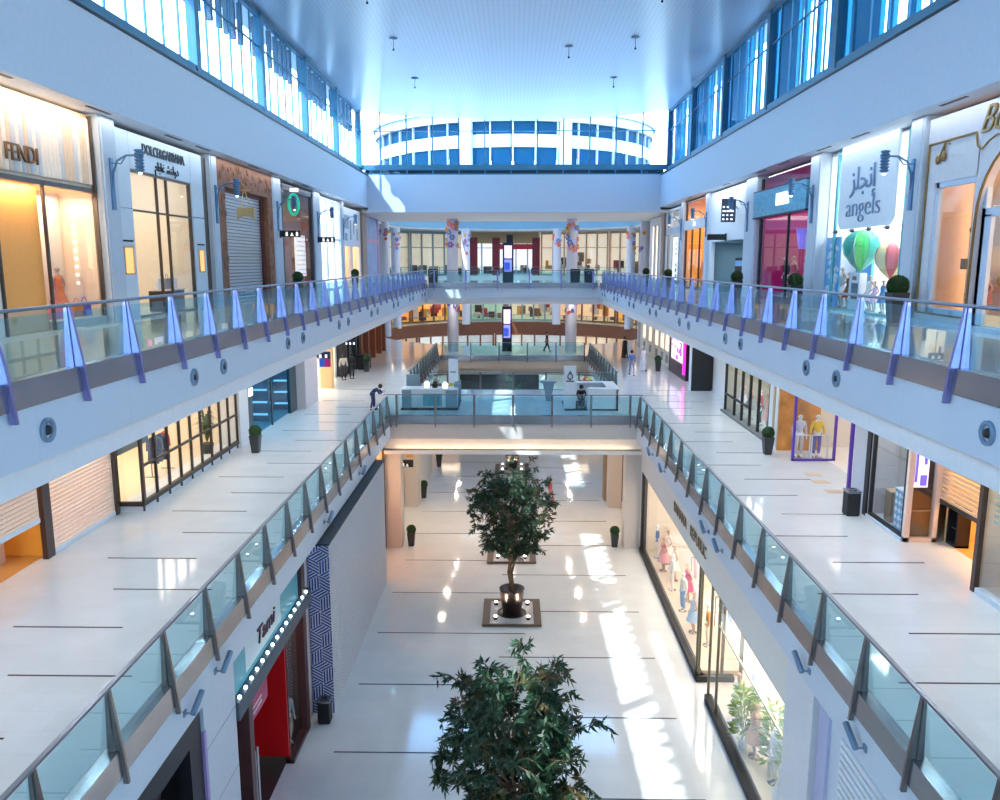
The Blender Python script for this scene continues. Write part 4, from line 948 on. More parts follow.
t=thing('display_platform','low display platform under the mannequins of the magenta shop','platform',(12.2,35,U)); b=MB(); b.box(11.7,12.7,32.6,37.4,U+.01,U+.16); b.build('base',dark,t); b=MB(); b.box(11.68,12.72,32.58,37.42,U+.16,U+.195); b.build('top',mat('warm_grey_top',(.55,.5,.48),.4),t)
# ---- R4: white wall with dark lettered board over a dim opening
shell(Rr,40.0,47.1,U,14.8,11.5,15.5,mat('teal_grey_interior',(.26,.38,.44),.6),None,(.8,.93,1),80)
t=thing('shopfront','plain white shopfront with a dim teal opening below','shopfront',(11.4,43.5,U))
b=MB(); b.box(11.3,11.5,40.0,47.1,14.8,17.5); b.box(11.3,11.5,40.0,40.3,U,14.8); b.box(11.3,11.5,46.7,47.1,U,14.8); b.build('white_wall',mat('bright_white_wall',(.84,.88,.92),.45),t)
for y in (41.6,44.0):
    b=MB(); b.box(12.2,12.6,y-.9,y+.9,U,13.9); c=b.build('cabinet',black,t)
    b=MB(); b.box(12.19,12.2,y-.85,y+.85,13.45,13.75); b.build('blue_stripe',mat('pale_blue_strip',(.3,.5,.75),.5),c)
t=thing('lettered_board_sign','dark square board with rows of white marks hanging out from the white shopfront','sign',(10.85,41.5,15.6))
b=MB(); b.box(10.45,11.15,41.4,41.5,15.65,16.8); bd=b.build('board',mat('slate_blue_board',(.04,.06,.10),.5),t)
b=MB(); rr=random.Random(4)
for i in range(4):
    for j in range(3): b.box(10.5+j*.2,10.5+j*.2+rr.uniform(.08,.16),41.39,41.4,15.75+i*.2,15.75+i*.2+.08)
b.build('white_marks',PIC,bd); b=MB(); b.box(10.85,10.98,41.39,41.4,16.5,16.72); b.build('red_mark',mat('red_mark',(.6,.05,.08),.5),bd)
b=MB(); b.cyl((11.1,41.5,16.5),(11.3,41.5,16.3),.02); b.build('bracket',dark,t)
area('white_wall_lamp',(10.9,43.5,17.5),.15,5,70,(.9,.95,1))
# ---- R5: orange shop
shell(Rr,48.1,54.2,U,17.5,11.5,15.5,mat('amber_interior',(.85,.48,.12),.55),pinkf,(1,.66,.3),330)
t=thing('shopfront','amber lit shopfront with a pale sign band and a red picture above','shopfront',(11.4,51,U))
b=MB(); b.box(11.25,11.45,48.1,54.2,15.72,16.3); b.build('sign_band',mat('pale_blue_band',(.72,.78,.84),.4),t)
b=MB(); frame_rect(b,1,11.35,48.1,54.2,U,17.5,.08); b.box(11.35,11.45,50.1,50.2,U,15.7); b.box(11.35,11.45,52.2,52.3,U,15.7); b.build('frame',bronze,t)
b=MB(); b.box(11.4,11.41,48.2,54.1,U+.08,17.4); b.build('pane',shopglass,t)
b=MB(); b.box(12.0,12.05,48.4,51.0,16.35,17.4); b.build('red_picture',mat('coral_red_picture',(.85,.10,.14),.6,noise=.5,scale=1.5),t)
text('AB',.4,(11.22,51.1,16.0),'-x',PIC,parent=t)
for k,(y,c,n) in enumerate(((53.0,(.75,.3,.08),'rust'),(51.2,(.8,.6,.4),'sand'),(49.6,(.6,.12,.08),'brick'))): mannequin('d','mannequin in a %s dress in the amber lit shop'%n,(12.3,y,U+.02),-1.5,cloth('am'+n,c))
# ---- R6: glass shop with a tall white poster
shell(Rr,55.0,60.8,U,17.4,11.5,15,mat('grey_blue_interior',(.42,.47,.54),.6),pinkf,(1,.8,.6),200)
t=thing('shopfront','grey glass shopfront with one tall white lit poster','shopfront',(11.4,58,U))
b=MB(); frame_rect(b,1,11.3,55.0,60.8,U,17.4,.14); b.box(11.3,11.45,55,60.8,15.6,16.1); b.box(11.3,11.45,56.0,56.15,U,17.3); b.box(11.3,11.45,59.0,59.15,U,17.3); b.build('frame',pillar_m,t)
b=MB(); b.box(11.4,11.41,55,60.7,U+.1,17.3); b.build('pane',shopglass,t)
b=MB(); b.box(11.48,11.5,56.4,58.8,U+.4,15.4); p=b.build('poster',mat('white_lit_poster',(1,.98,.95),.5,emit=1.1),t)
b=MB(); rr=random.Random(5)
for i in range(7): b.box(11.47,11.48,57.3,57.3+rr.uniform(.2,.7),12.6+i*.38,12.6+i*.38+rr.uniform(.1,.25))
b.build('poster_print',mat('grey_gold_print',(.5,.42,.3),.6),p)
# ---- blue poster wall at the far left end of the upper gallery
t=thing('shopfront','blue and violet picture shopfront at the far left corner of the upper gallery','shopfront',(-11.5,64.5,U))
b=MB(); b.box(-11.7,-11.5,62.1,69.0,U,17.2); b.build('picture_wall',mat('blue_violet_picture',(.16,.30,.62),.4,noise=.6,scale=1.2),t)
b=MB(); b.box(-11.5,-11.44,62.1,62.5,U,17.2); b.box(-11.5,-11.44,68.5,69.0,U,17.2); b.box(-11.5,-11.45,62.5,68.5,15.2,15.5); b.build('frame',mat('violet_frame',(.40,.25,.50),.5),t)
b=MB(); b.box(11.5,11.7,62.2,69,U,17.2); struct('wall_upper_far_right',b,mat('grey_blue_wall',(.50,.56,.64),.5))
for k,y in enumerate((63.2,65.2,67.0)):
    tt=thing('lit_niche','tall warm lit niche in the far right upper wall, %s of three'%ordn[k] if k else 'tall warm lit niche in the far right upper wall, nearest of three','niche',(11.5,y,U)); b=MB(); frame_rect(b,1,11.42,y-.5,y+.5,U+.2,16.6,.08,.1); b.build('frame',pillar_m,tt); b=MB(); b.box(11.47,11.49,y-.42,y+.42,U+.28,16.5); b.build('lit_panel',mat('warm_lit_panel',(1,.80,.62),.5,emit=1.0),tt)

for s_ in (-1,1): area('soffit_lamp',(s_*10.98,26,17.57),.12,66,250,(.92,.96,1))
# ================================================================== MIDDLE LEVEL SHOPS
orange_i=mat('orange_shop_interior',(.85,.46,.08),.5); orfloor=mat('orange_timber_floor',(.62,.34,.10),.3)
# ---- left: two cream roller shutters, the nearer half open
shell(L,8,20.0,M,10.6,12.4,16.8,orange_i,orfloor,(1,.66,.25),260)
shell(L,20.1,23.5,M,10.6,12.4,16.8,mat('pink_cream_interior',(.85,.66,.52),.6),orfloor,(1,.74,.55),260)
crsl=mat('cream_shutter_slats',(.86,.70,.58),.45)
def shutter_thing(label,s,x,y0,y1,z0,z1,m,barm,pitch=.115,h=.088):
    t=thing('roller_shutter',label,'roller shutter',(s*x,(y0+y1)/2,z0)); b=MB(); slats(b,s,x,y0,y1,z0+.1,z1,pitch,h,.03)
    n=int((y1-y0)/1.5)+1
    for i in range(n+1): y=y0+(y1-y0)*i/n; b.box(s*(x+.005),s*(x+.02),y-.01,y+.01,z0,z1)
    b.build('slat',m,t)
    b=MB(); b.box(s*(x-.02),s*(x+.05),y0,y1,z0,z0+.12); b.build('bottom_bar',barm,t); return t
shutter_thing('half raised cream roller shutter, nearest on the left middle gallery',L,12.2,10,19.6,7.05,10.6,crsl,stoneb)
shutter_thing('closed cream roller shutter between two dark posts on the left middle gallery',L,12.2,20.15,23.4,M+.01,10.6,crsl,stoneb)
for y,w in ((19.72,.34),(23.42,.16)):
    b=MB(); b.box(-12.28,-12.14,y,y+w,M,10.63); struct('pillar_dark_post_left',b,mat('brown_black_post',(.05,.03,.025),.4))
for k,(x,y) in enumerate(((-13.4,19.1),(-13.2,17.3))):
    t=thing('shop_counter','pinkish counter with a slatted dark top inside the half open shutter, %s one'%['further','nearer'][k],'counter',(x,y,M))
    b=MB(); b.box(x-.3,x+.3,y-.35,y+.35,M+.02,M+.85); b.build('body',mat('pink_counter',(.85,.58,.45),.5),t)
    b=MB()
    for i in range(5): b.box(x-.32,x+.32,y-.37+i*.16,y-.27+i*.16,M+.85,M+1.05)
    b.build('slatted_top',mat('brown_slats',(.28,.12,.03),.5),t)
# ---- left: black framed glass bay
shell(L,23.7,32.5,M,10.6,12.2,16.5,mat('cream_glow_interior',(.9,.78,.60),.6),mat('cream_floor',(.80,.66,.48),.3),(1,.86,.68),330)
t=thing('shopfront','black gridded glass bay on short feet, standing out on the left middle gallery','shopfront',(-11.6,28,M))
fr_m=mat('dark_brown_grid',(.035,.022,.018),.4)
b=MB(); n=9; y0,y1=23.8,32.35
for i in range(n+1):
    y=y0+(y1-y0)*i/n; w=.04 if i else .07; b.box(-11.5,-11.42,y-w,y+w,M+.22,10.6); b.box(-11.52,-11.45,y-.03,y+.03,M+.02,M+.22)
b.box(-11.55,-11.41,y0-.1,y1+.05,M+.2,M+.34); b.box(-11.5,-11.43,y0,y1,7.41,7.49)
b.box(-12.3,-11.45,y0-.12,y0-.02,M+.2,M+.34); b.box(-12.3,-11.45,y0-.11,y0-.03,8.45,8.55); b.box(-12.32,-12.2,y0-.15,y0-.0,M,10.6); b.build('grid_frame',fr_m,t)
b=MB(); b.box(-11.49,-11.48,y0,y1,M+.3,10.6); b.box(-12.25,-11.5,y0-.075,y0-.065,M+.3,10.6); b.build('pane',shopglass,t)
b=MB(); b.box(-12.3,-11.5,y0-.05,y1,M+.0,M+.2); b.build('plinth',white,t)
b=MB(); b.box(-12.6,-12.55,24.0,26.7,7.6,10.4); b.build('grey_wall_panel',mat('grey_green_panel',(.16,.22,.22),.5),t)
t=thing('indoor_palm','green arching indoor plant in the gridded glass bay','potted plant',(-12.1,30.7,M+.2)); b=MB(); b.smooth=True; b.lathe([(0,0),(.2,0),(.26,.4),(.22,.4),(0,.35)],(-12.1,30.7,M+.21),14); b.build('pot',potm,t)
b=MB(); rr=random.Random(8)
for i in range(70):
    a=rr.uniform(0,2*PI); l=rr.uniform(.3,.62); z=M+.6+rr.random()*.3; h_=rr.uniform(.5,1.25)
    p0=Vector((-12.1,30.7,z)); p1=p0+Vector((math.cos(a)*l*.5,math.sin(a)*l*.5,h_*.9)); p2=p0+Vector((math.cos(a)*l,math.sin(a)*l,h_*.75)); u=Vector((-math.sin(a),math.cos(a),0))*.03
    b.quad(p0-u*.3,p1-u,p1+u,p0+u*.3); b.quad(p1-u,p2-u*.1,p2+u*.1,p1+u)
b.build('leaves',mat('palm_leaves',(.08,.12,.02),.6,0,.4,8),t)
rack((-13.0,28.4,M),PI/2,[('navy',(.03,.05,.14)),('slate',(.10,.14,.2)),('navy',(.03,.05,.14)),('red',(.55,.02,.03))],'clothes rail inside the gridded glass bay','garment on the rail in the gridded glass bay')
b=MB(); b.box(-12.3,-11.35,32.45,33.55,M,10.63); struct('pillar_mid_left',b,mat('pale_plaster_pillar',(.78,.78,.80),.5))
# ---- left: teal glass store
shell(L,33.6,41.4,M,10.6,11.6,15.5,mat('teal_interior',(.025,.09,.14),.5),mat('teal_floor',(.10,.26,.36),.2),(.45,.80,1),300)
t=thing('shopfront','dark teal glass store with pale shelf lines on the left middle gallery','shopfront',(-11.45,37.5,M))
b=MB(); b.box(-11.55,-11.4,33.6,34.3,M,10.6); b.box(-11.55,-11.4,40.2,41.4,M,10.6); b.box(-11.55,-11.4,34.3,40.2,8.9,10.6); b.box(-11.5,-11.44,37.2,37.3,M,8.9); b.build('frame',mat('teal_black_frame',(.012,.05,.07),.3),t)
b=MB(); b.box(-11.48,-11.47,34.3,40.2,M+.05,8.9); b.build('pane',glass('teal_pane',(.55,.84,.92),.025),t)
b=MB(); b.box(-11.39,-11.35,33.75,34.25,7.95,8.3); b.build('lit_plate',PIC,t)
for k,(x,y) in enumerate(((-12.05,41.0),(-13.1,41.0),(-12.3,37.9),(-13.35,37.9))):
    u=thing('shelf_unit',['tall blue-lit shelf unit at the back of the teal glass store next to its door','tall blue-lit shelf unit in the back corner of the teal glass store','free standing blue-lit shelf unit in the middle of the teal glass store','free standing blue-lit shelf unit deeper inside the teal glass store'][k],'shelf unit',(x,y,M)); b=MB(); b.box(x-.45,x+.45,y+.25,y+.3,M+.02,M+2.4); b.box(x-.48,x-.44,y-.05,y+.3,M+.02,M+2.4); b.box(x+.44,x+.48,y-.05,y+.3,M+.02,M+2.4); b.build('case',mat('blue_case',(.03,.12,.20),.4),u)
    for i in range(4): b=MB(); b.box(x-.44,x+.44,y-.06,y+.25,M+.35+i*.6,M+.40+i*.6); b.build('shelf',mat('pale_lit_shelf',(.5,.75,.95),.4,emit=.8),u)
b=MB(); b.box(-12.4,-10.95,41.5,44.2,M,10.63); struct('pillar_mid_left_wide',b,mat('mauve_plaster',(.66,.60,.62),.5))
# ---- left: screen, warm wall, white shop with two black mannequins
shell(L,44.3,53.2,M,10.6,12.2,15.8,mat('cream_white_interior',(.9,.84,.74),.6),None,(1,.88,.72),560)
t=thing('light_panel','tall pale violet light panel beside the mauve pillar on the left middle gallery','light panel',(-11.5,45.6,M)); b=MB(); b.box(-11.9,-11.45,45.5,45.6,M+.02,8.9); b.build('screen',mat('pale_violet_screen',(.66,.62,1),.4,emit=1.2),t); b=MB(); b.box(-11.95,-11.9,45.45,45.65,M,8.95); b.box(-11.45,-11.4,45.45,45.65,M,8.95); b.build('edge',mat('violet_frame',(.40,.25,.50),.5),t)
t=thing('timber_screen_wall','tan timber screen wall beside the violet light panel','screen wall',(-11.0,48.6,M)); b=MB(); b.box(-11.85,-11.15,48.5,48.65,M,10.6); b.build('board',mat('tan_timber',(.66,.44,.22),.5),t); b=MB(); b.box(-11.15,-11.05,48.45,48.7,M,10.6); b.build('edge',mat('tan_edge',(.52,.36,.2),.5),t)
t=thing('shopfront','cream white shopfront behind two black mannequins on the left middle gallery','shopfront',(-11.6,51.5,M)); b=MB(); b.box(-12.2,-11.9,48.7,50.4,M,10.6); b.box(-12.2,-11.9,52.9,53.4,M,10.6); b.box(-12.2,-11.9,48.7,53.4,9.0,10.6); b.build('white_wall',mat('warm_white_wall',(.86,.80,.70),.5),t); b=MB(); b.box(-12.05,-12.04,50.4,52.9,M+.05,9); b.build('pane',shopglass,t)
for k,(x,y) in enumerate(((-11.15,52.0),(-10.75,52.7))): mannequin('s','black mannequin in black and white clothes, %s of the pair before the cream white shop'%['left','right'][k],(x,y,M),.5,cloth('bw%d'%k,(.55,.5,.42) if k==0 else (.02,.02,.02)),cloth('black',(.015,.015,.018)),skinm=mann_b)
def blade2(x,y,z,s,label): return blade_sign(x,y,z,s,label,w=1.55,h=.42)
t=thing('hanging_direction_sign','dark sign with white pictograms over a blue and crimson panel, left middle gallery','sign',(-11.9,44.4,8.3))
b=MB(); b.prism([(-11.9,8.45),(-10.95,8.72),(-10.25,8.72),(-10.25,8.32),(-11.9,8.36)],1,44.4,44.5); b.build('board',mat('navy_sign',(.01,.015,.06),.4),t)
for i in range(3): b=MB(); b.box(-11.2+i*.33,-11.08+i*.33,44.385,44.4,8.38,8.56); b.build('pictogram',PIC,t)
b=MB(); b.box(-10.88,-10.58,44.4,44.46,7.86,8.32); b.build('blue_panel',mat('royal_blue_panel',(.02,.12,.6),.4),t); b=MB(); b.box(-10.57,-10.25,44.4,44.46,7.86,8.32); b.build('crimson_panel',mat('crimson_panel',(.38,.01,.12),.4),t)
b=MB(); b.cyl((-10.6,44.45,8.72),(-10.6,44.45,10.63),.02); b.build('hanging_rod',dark,t)
t=thing('hanging_direction_sign','dark hanging sign with white pictograms above the two black mannequins','sign',(-11.3,52.2,8.3)); b=MB(); b.prism([(-11.3,8.4),(-10.8,8.62),(-10.3,8.62),(-10.3,8.28),(-11.3,8.32)],1,52.2,52.3); b.build('board',MATS['navy_sign'],t)
for i in range(3): b=MB(); b.box(-11.0+i*.25,-10.9+i*.25,52.185,52.2,8.33,8.47); b.build('pictogram',PIC,t)
b=MB(); b.cyl((-10.6,52.25,8.62),(-10.6,52.25,10.63),.02); b.build('hanging_rod',dark,t)
# ---- left: dark shop and brown store further on
shell(L,53.6,58.5,M,10.6,11.6,15,mat('charcoal_interior',(.06,.06,.08),.5),None,(1,.8,.6),60)
t=thing('shopfront','dark recessed shopfront with black posts, far on the left middle gallery','shopfront',(-11.5,56,M)); b=MB()
for y in (53.6,54.8,57.2,58.3): b.box(-11.6,-11.3,y,y+.25,M,10.6)
b.box(-11.6,-11.3,53.6,58.5,9.2,10.6); b.build('frame',dark,t); b=MB(); b.box(-11.5,-11.49,53.8,58.3,M,9.2); b.build('pane',shopglass,t)
t=thing('shop_counter','black counter block before the far dark shopfront on the left middle gallery','counter',(-10.9,57.8,M)); b=MB(); b.box(-11.25,-10.5,57.2,58.6,M,M+1.0); b.build('body',black,t); b=MB(); b.box(-11.28,-10.47,57.17,58.63,M+1.0,M+1.05); b.build('top',dark,t)
shell(L,58.6,70,M,10.6,11.6,15,mat('brick_red_interior',(.36,.12,.07),.6),None,(1,.65,.4),200)
t=thing('shopfront','brown and brick red shopfront at the far end of the left middle gallery','shopfront',(-11.5,64,M)); b=MB()
for y in (58.7,61.5,64.5,67.5,69.6): b.box(-11.6,-11.2,y,y+.35,M,10.6)
b.box(-11.6,-11.25,58.7,69.9,9.4,10.6); b.build('frame',brown,t); b=MB(); b.box(-11.45,-11.44,58.9,69.6,M,9.4); b.build('pane',shopglass,t)

# ---- right: nearest glass case with a second shutter
shell(Rr,8,18.3,M,10.6,11.0,15.8,mat('beige_shop_interior',(.62,.52,.42),.6),mat('beige_floor',(.66,.58,.48),.3),(1,.84,.62),300)
t=thing('shopfront','glass shopfront with a slatted blind in its upper half, nearest on the right middle gallery','shopfront',(11,14,M))
b=MB(); b.box(10.85,10.97,18.0,18.14,M,10.6); b.box(10.85,11.0,8,18,9.8,10.6); b.box(10.88,10.98,14.0,14.12,M,9.8); b.build('frame',MATS['brown_black_post'],t)
b=MB(); b.box(10.93,10.94,8,18,M+.14,9.8); b.build('pane',shopglass,t); b=MB(); b.box(10.85,11.05,8,17.95,M,M+.14); b.build('base',stoneb,t)
b=MB(); slats(b,1,11.1,8.2,17.9,7.75,9.8,.14,.06); b.build('blind_slat',mat('pale_green_slats',(.55,.62,.52),.45),t)
u=thing('shelf_unit','grey three-tier shelf behind the nearest right glass shopfront','shelf',(11.7,16.3,M))
for k in range(3): b=MB(); b.box(11.4,12.0,14.6,17.8,M+.3+k*.55,M+.34+k*.55); b.build('board',mat('grey_shelf_board',(.42,.42,.42),.4),u)
for y in (14.7,17.7): b=MB(); b.cyl((11.45,y,M+.02),(11.45,y,M+1.44),.015); b.build('leg',dark,u)
bag('red handbag on the shelf behind the nearest right glass shopfront',(11.6,16.6,M+.89),cloth('redbag',(.55,.02,.04)),.3,.3,rz=1.57)
# ---- right: half open dark shutter over an orange floor
shell(Rr,18.4,21.5,M,10.6,12.0,16.5,mat('tan_glow_interior',(.82,.55,.26),.6),orfloor,(1,.70,.32),330)
shutter_thing('half raised dark striped roller shutter over an orange floor on the right middle gallery',Rr,11.75,18.4,21.4,7.15,10.6,mat('tan_shutter_slats',(.78,.55,.34),.45),mat('dark_bar',(.04,.035,.03),.4),.125,.085)
t=thing('shop_cabinet','glass fronted display cabinet under the half raised striped shutter','cabinet',(12.2,21.15,M)); b=MB(); frame_rect(b,1,12.0,20.9,21.4,M+.02,M+1.15,.06,.35); b.box(12.32,12.36,20.9,21.4,M,M+1.15); b.build('case',dark,t); b=MB(); b.box(12.04,12.32,20.95,21.35,M+.5,M+.53); b.build('shelf',steel,t)
# ---- right: pier with a violet screen facing the hall's near end
t=thing('display_pier','pale framed pier with a violet white screen above dark shelves on the right middle gallery','display pier',(11.35,21.5,M))
b=MB(); b.box(10.85,11.0,21.42,21.55,M,10.6); b.box(11.62,11.75,21.42,21.55,M,10.6); b.box(10.85,11.75,21.42,21.55,M,M+.12); b.build('frame',mat('salmon_frame',(.82,.66,.56),.4),t)
b=MB(); b.box(11.0,11.62,21.6,21.65,M+.1,10.6); b.build('back_panel',mat('dark_walnut',(.05,.03,.025),.4),t)
b=MB(); b.box(11.02,11.42,21.5,21.56,7.55,10.0); p=b.build('screen',mat('violet_white_screen',(.72,.70,1),.4,emit=1.1),t)
b=MB(); b.box(11.05,11.12,21.49,21.5,7.7,9.8); b.box(11.28,11.36,21.49,21.5,8.2,9.6); b.box(11.2,11.38,21.49,21.5,7.6,7.9); b.build('screen_image',mat('violet_image',(.22,.16,.85),.5,emit=.5),p)
b=MB(); b.box(11.02,11.6,21.52,21.6,6.85,6.89); b.build('shelf',mat('tan_shelf',(.30,.20,.14),.4),t)
b=MB(); b.box(11.0,11.62,21.47,21.48,M+.12,7.5); b.build('pane',shopglass,t)
# ---- right: glass display case with a bag on a blue plinth
t=thing('display_case','tall black framed glass case with a patterned blue plinth on the right middle gallery','display case',(11.1,22.6,M))
b=MB(); frame_rect(b,1,10.85,21.55,23.7,M+.08,10.6,.09,.1); b.build('frame',black,t); b=MB(); b.box(10.89,10.9,21.6,23.65,M+.15,10.5); b.build('pane',shopglass,t)
b=MB(); b.box(10.8,11.6,21.5,23.75,M,M+.08); b.build('base',stoneb,t); b=MB(); b.box(11.65,11.75,21.55,23.7,M+.05,10.6); b.build('back_panel',mat('grey_stone_back',(.46,.43,.40),.5),t)
t=thing('display_plinth','blue geometric patterned plinth inside the black framed glass case','plinth',(11.3,22.2,M)); b=MB(); b.box(11.05,11.55,21.9,22.5,M+.1,M+1.25); pl=b.build('body',mat('blue_plinth',(.16,.36,.55),.4),t)
b=MB()
for i in range(5):
    for j in range(3):
        y=22.0+j*.2; z=M+.22+i*.22
        b.prism([(y-.08,z),(y,z-.08),(y+.08,z),(y,z+.08)],0,11.04,11.05)
b.build('diamond_pattern',white,pl); b=MB(); b.box(11.03,11.57,21.88,22.52,M+1.25,M+1.28); b.build('top',stoneb,t)
bag('grey handbag on top of the blue patterned plinth',(11.3,22.2,M+1.28),cloth('greybag',(.22,.24,.28)),.42,.4,rz=1.57)
t=thing('display_plinth','small brown plinth beside the blue patterned one in the glass case','plinth',(11.3,23.0,M)); b=MB(); b.box(11.1,11.5,22.8,23.2,M+.1,M+1.0); b.build('body',mat('brown_plinth',(.30,.20,.13),.5),t); b=MB(); b.box(11.08,11.52,22.78,23.22,M+1.0,M+1.03); b.build('top',MATS['tan_edge'],t)
area('case_lamp',(11.3,22.6,10.4),.4,1.6,70,(1,.85,.7))
b=MB(); b.box(10.85,12.6,23.75,25.0,M,10.63); b.cur=1; b.box(10.8,10.85,23.75,24.0,M,10.63); struct('pillar_mid_right',b,[mat('grey_mauve_pillar',(.52,.52,.58),.4),black])
# ---- right: violet framed shop with two mannequins
shell(Rr,25.0,33.0,M,10.6,12.3,16.5,mat('pale_interior_b',(.80,.74,.68),.6),None,(1,.88,.75),150)
vio=mat('violet_metal_frame',(.09,.03,.36),.35)
t=thing('shopfront','violet framed window with orange artwork on the right middle gallery','shopfront',(11.7,30.7,M))
b=MB(); b.box(10.9,10.98,30.6,30.72,M,10.6); b.box(12.5,12.58,30.6,30.72,M,10.6); b.box(10.9,12.58,30.6,30.72,M,M+.08); b.build('frame',vio,t)
b=MB(); b.box(11.3,11.4,26.3,26.42,M,10.6); b.build('post',vio,t)
b=MB(); b.box(10.98,12.5,30.65,30.66,M+.08,10.6); b.build('pane',shopglass,t); b=MB(); b.box(10.9,12.6,32.4,32.5,M,10.6); bp=b.build('art_back',mat('orange_art',(.72,.24,.06),.6,noise=.8,scale=1.6),t)
for k,(x,c,n) in enumerate(((11.35,(.62,.62,.75),'lilac'),(12.05,(.9,.55,.05),'yellow'))):
    mannequin('s','white mannequin in a %s top, %s of the pair behind the violet frame'%(n,['left','right'][k]),(x,31.2,M+.02),0,cloth('v'+n,c),cloth('vt'+n,(.12,.12,.5) if k else (.75,.68,.66)))
    t=thing('picture_frame_stand','white rectangular frame standing before the mannequin in the %s top'%n,'frame stand',(x,30.9,M)); b=MB(); frame_rect(b,1,x-.0,0,1,0,1,.1) if False else None
    b.box(x-.33,x-.29,30.85,30.9,M+.02,M+1.0); b.box(x+.29,x+.33,30.85,30.9,M+.02,M+1.0); b.box(x-.33,x+.33,30.85,30.9,M+.96,M+1.0); b.build('frame',white,t)
for k,(x,y) in enumerate(((11.0,28.6),(10.9,27.6),(10.9,26.4))):
    o=MB().box(x-.28,x+.28,y-.22,y+.22,M+.001,M+.008).build('door_mat',mat('tan_mat',(.52,.40,.28),.7)); recentre(o); tag(o,'small tan floor plate before the violet framed shop, %s from the window'%ordn[k].replace('nearest','first'),'floor plate')
b=MB(); b.box(11.0,12.6,32.9,34.0,M,10.63); b.cur=1; b.box(10.97,11.0,33.2,33.45,M,10.63); struct('pillar_mid_right_pale',b,[mat('pale_blue_pillar_b',(.66,.72,.78),.45),mat('tan_strip',(.45,.32,.16),.5)])
# ---- right: dark framed glass store
shell(Rr,34.0,41.5,M,10.6,11.2,15.5,mat('grey_gold_interior',(.46,.42,.34),.6),mat('blue_grey_floor',(.4,.48,.54),.25),(.95,.92,.8),330)
t=thing('shopfront','black framed glass store standing on a grey plinth on the right middle gallery','shopfront',(11.1,37.6,M))
b=MB(); 
for y in (34.0,35.6,36.9,38.2,39.5,41.2): b.box(11.0,11.12,y,y+.1,M+.1,10.6)
b.box(11.0,11.12,34,41.3,8.95,9.1); b.box(11.0,11.12,36.9,41.3,6.9,6.98); b.build('frame',black,t)
b=MB(); b.box(11.05,11.06,34.05,41.25,M+.1,10.6); b.build('pane',shopglass,t); b=MB(); b.box(10.85,11.3,34.0,41.4,M,M+.1); b.build('plinth',mat('grey_plinth',(.16,.17,.18),.5),t)
for k,(y,c,n,kd) in enumerate(((40.4,(.75,.75,.78),'white','d'),(39.0,(.3,.32,.38),'grey','d'),(37.5,(.7,.1,.12),'red','s'),(36.2,(.85,.45,.4),'coral','d'))):
    mannequin(kd,'mannequin in a %s outfit in the black framed glass store'%n,(11.7,y,M+.02),-1.57,cloth('gs'+n,c),cloth('black',(.015,.015,.018)) if kd=='s' else None)
t=thing('lit_display_cabinet','cabinet of small warm lit pigeonholes at the near end of the black framed glass store','cabinet',(11.9,34.8,M)); b=MB(); b.box(12.0,12.1,34.2,35.5,M+.6,M+2.6)
for i in range(6): b.box(11.7,12.0,34.2,35.5,M+.6+i*.4,M+.63+i*.4)
for i in range(5): b.box(11.7,12.0,34.2+i*.32,34.23+i*.32,M+.6,M+2.6)
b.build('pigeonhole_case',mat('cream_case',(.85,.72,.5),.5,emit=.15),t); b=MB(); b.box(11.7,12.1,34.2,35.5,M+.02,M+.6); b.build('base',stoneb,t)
t=thing('wall_graphic_panel','dark graphic panel with small red marks on the pale wall beyond the black framed store','wall panel',(11.6,41.6,7.0)); b=MB(); b.box(11.25,11.95,41.5,41.58,6.9,8.5); p=b.build('board',mat('brown_black_board',(.05,.03,.03),.4),t)
b=MB(); 
for i in range(4):
    for j in range(3): b.box(11.35+j*.2,11.43+j*.2,41.49,41.5,7.1+i*.33,7.2+i*.33)
b.build('marks',mat('dull_red',(.4,.04,.08),.5),p)
b=MB(); b.box(11.1,13.0,41.6,41.8,M,10.63); b.box(12.0,13.0,41.8,47.8,M,10.63); struct('wall_mid_right',b,mat('pale_plaster_wall',(.76,.76,.76),.5))
# ---- right: black panel and magenta video shop
shell(Rr,48.4,57.5,M,10.6,11.6,15,mat('dark_plum_interior',(.10,.03,.07),.5),mat('pale_pink_floor',(.62,.52,.5),.3),(1,.5,.75),150)
t=thing('black_panel_wall','large black panel wall facing the hall on the right middle gallery','panel wall',(11.3,48.0,M)); b=MB(); b.box(10.72,11.95,47.85,48.1,M,10.6); b.build('board',black,t,.01); b=MB(); b.box(10.68,10.72,47.85,48.4,M,10.6); b.build('edge_strip',stoneb,t)
t=thing('shopfront','black shopfront with a pink and white video wall and a magenta neon strip','shopfront',(11.4,53,M))
b=MB(); b.box(11.2,11.5,57.0,57.4,M,10.6); b.box(11.2,11.5,52.6,57.4,M,M+.95); b.box(11.2,11.5,48.5,57.4,8.7,10.6); b.box(11.2,11.5,51.8,52.6,M,8.8); b.build('frame',mat('plum_black',(.03,.012,.03),.3),t)
b=MB(); b.box(11.25,11.35,53.2,56.9,M+1.0,8.65); p=b.build('video_wall',mat('pink_white_screen',(.95,.72,.95),.4,emit=1.2),t)
b=MB(); rr=random.Random(12)
for i in range(26): 
    y=rr.uniform(53.3,56.5); z=rr.uniform(M+1.05,8.3); b.box(11.235,11.25,y,y+rr.uniform(.15,.4),z,z+rr.uniform(.1,.3))
b.build('video_image',mat('violet_magenta_image',(.42,.10,.55),.5,emit=.5),p)
b=MB(); b.box(11.1,11.2,51.9,52.3,M+.4,8.6); b.build('neon_strip',mat('magenta_neon',(1,.02,.45),.4,emit=2.2),t)
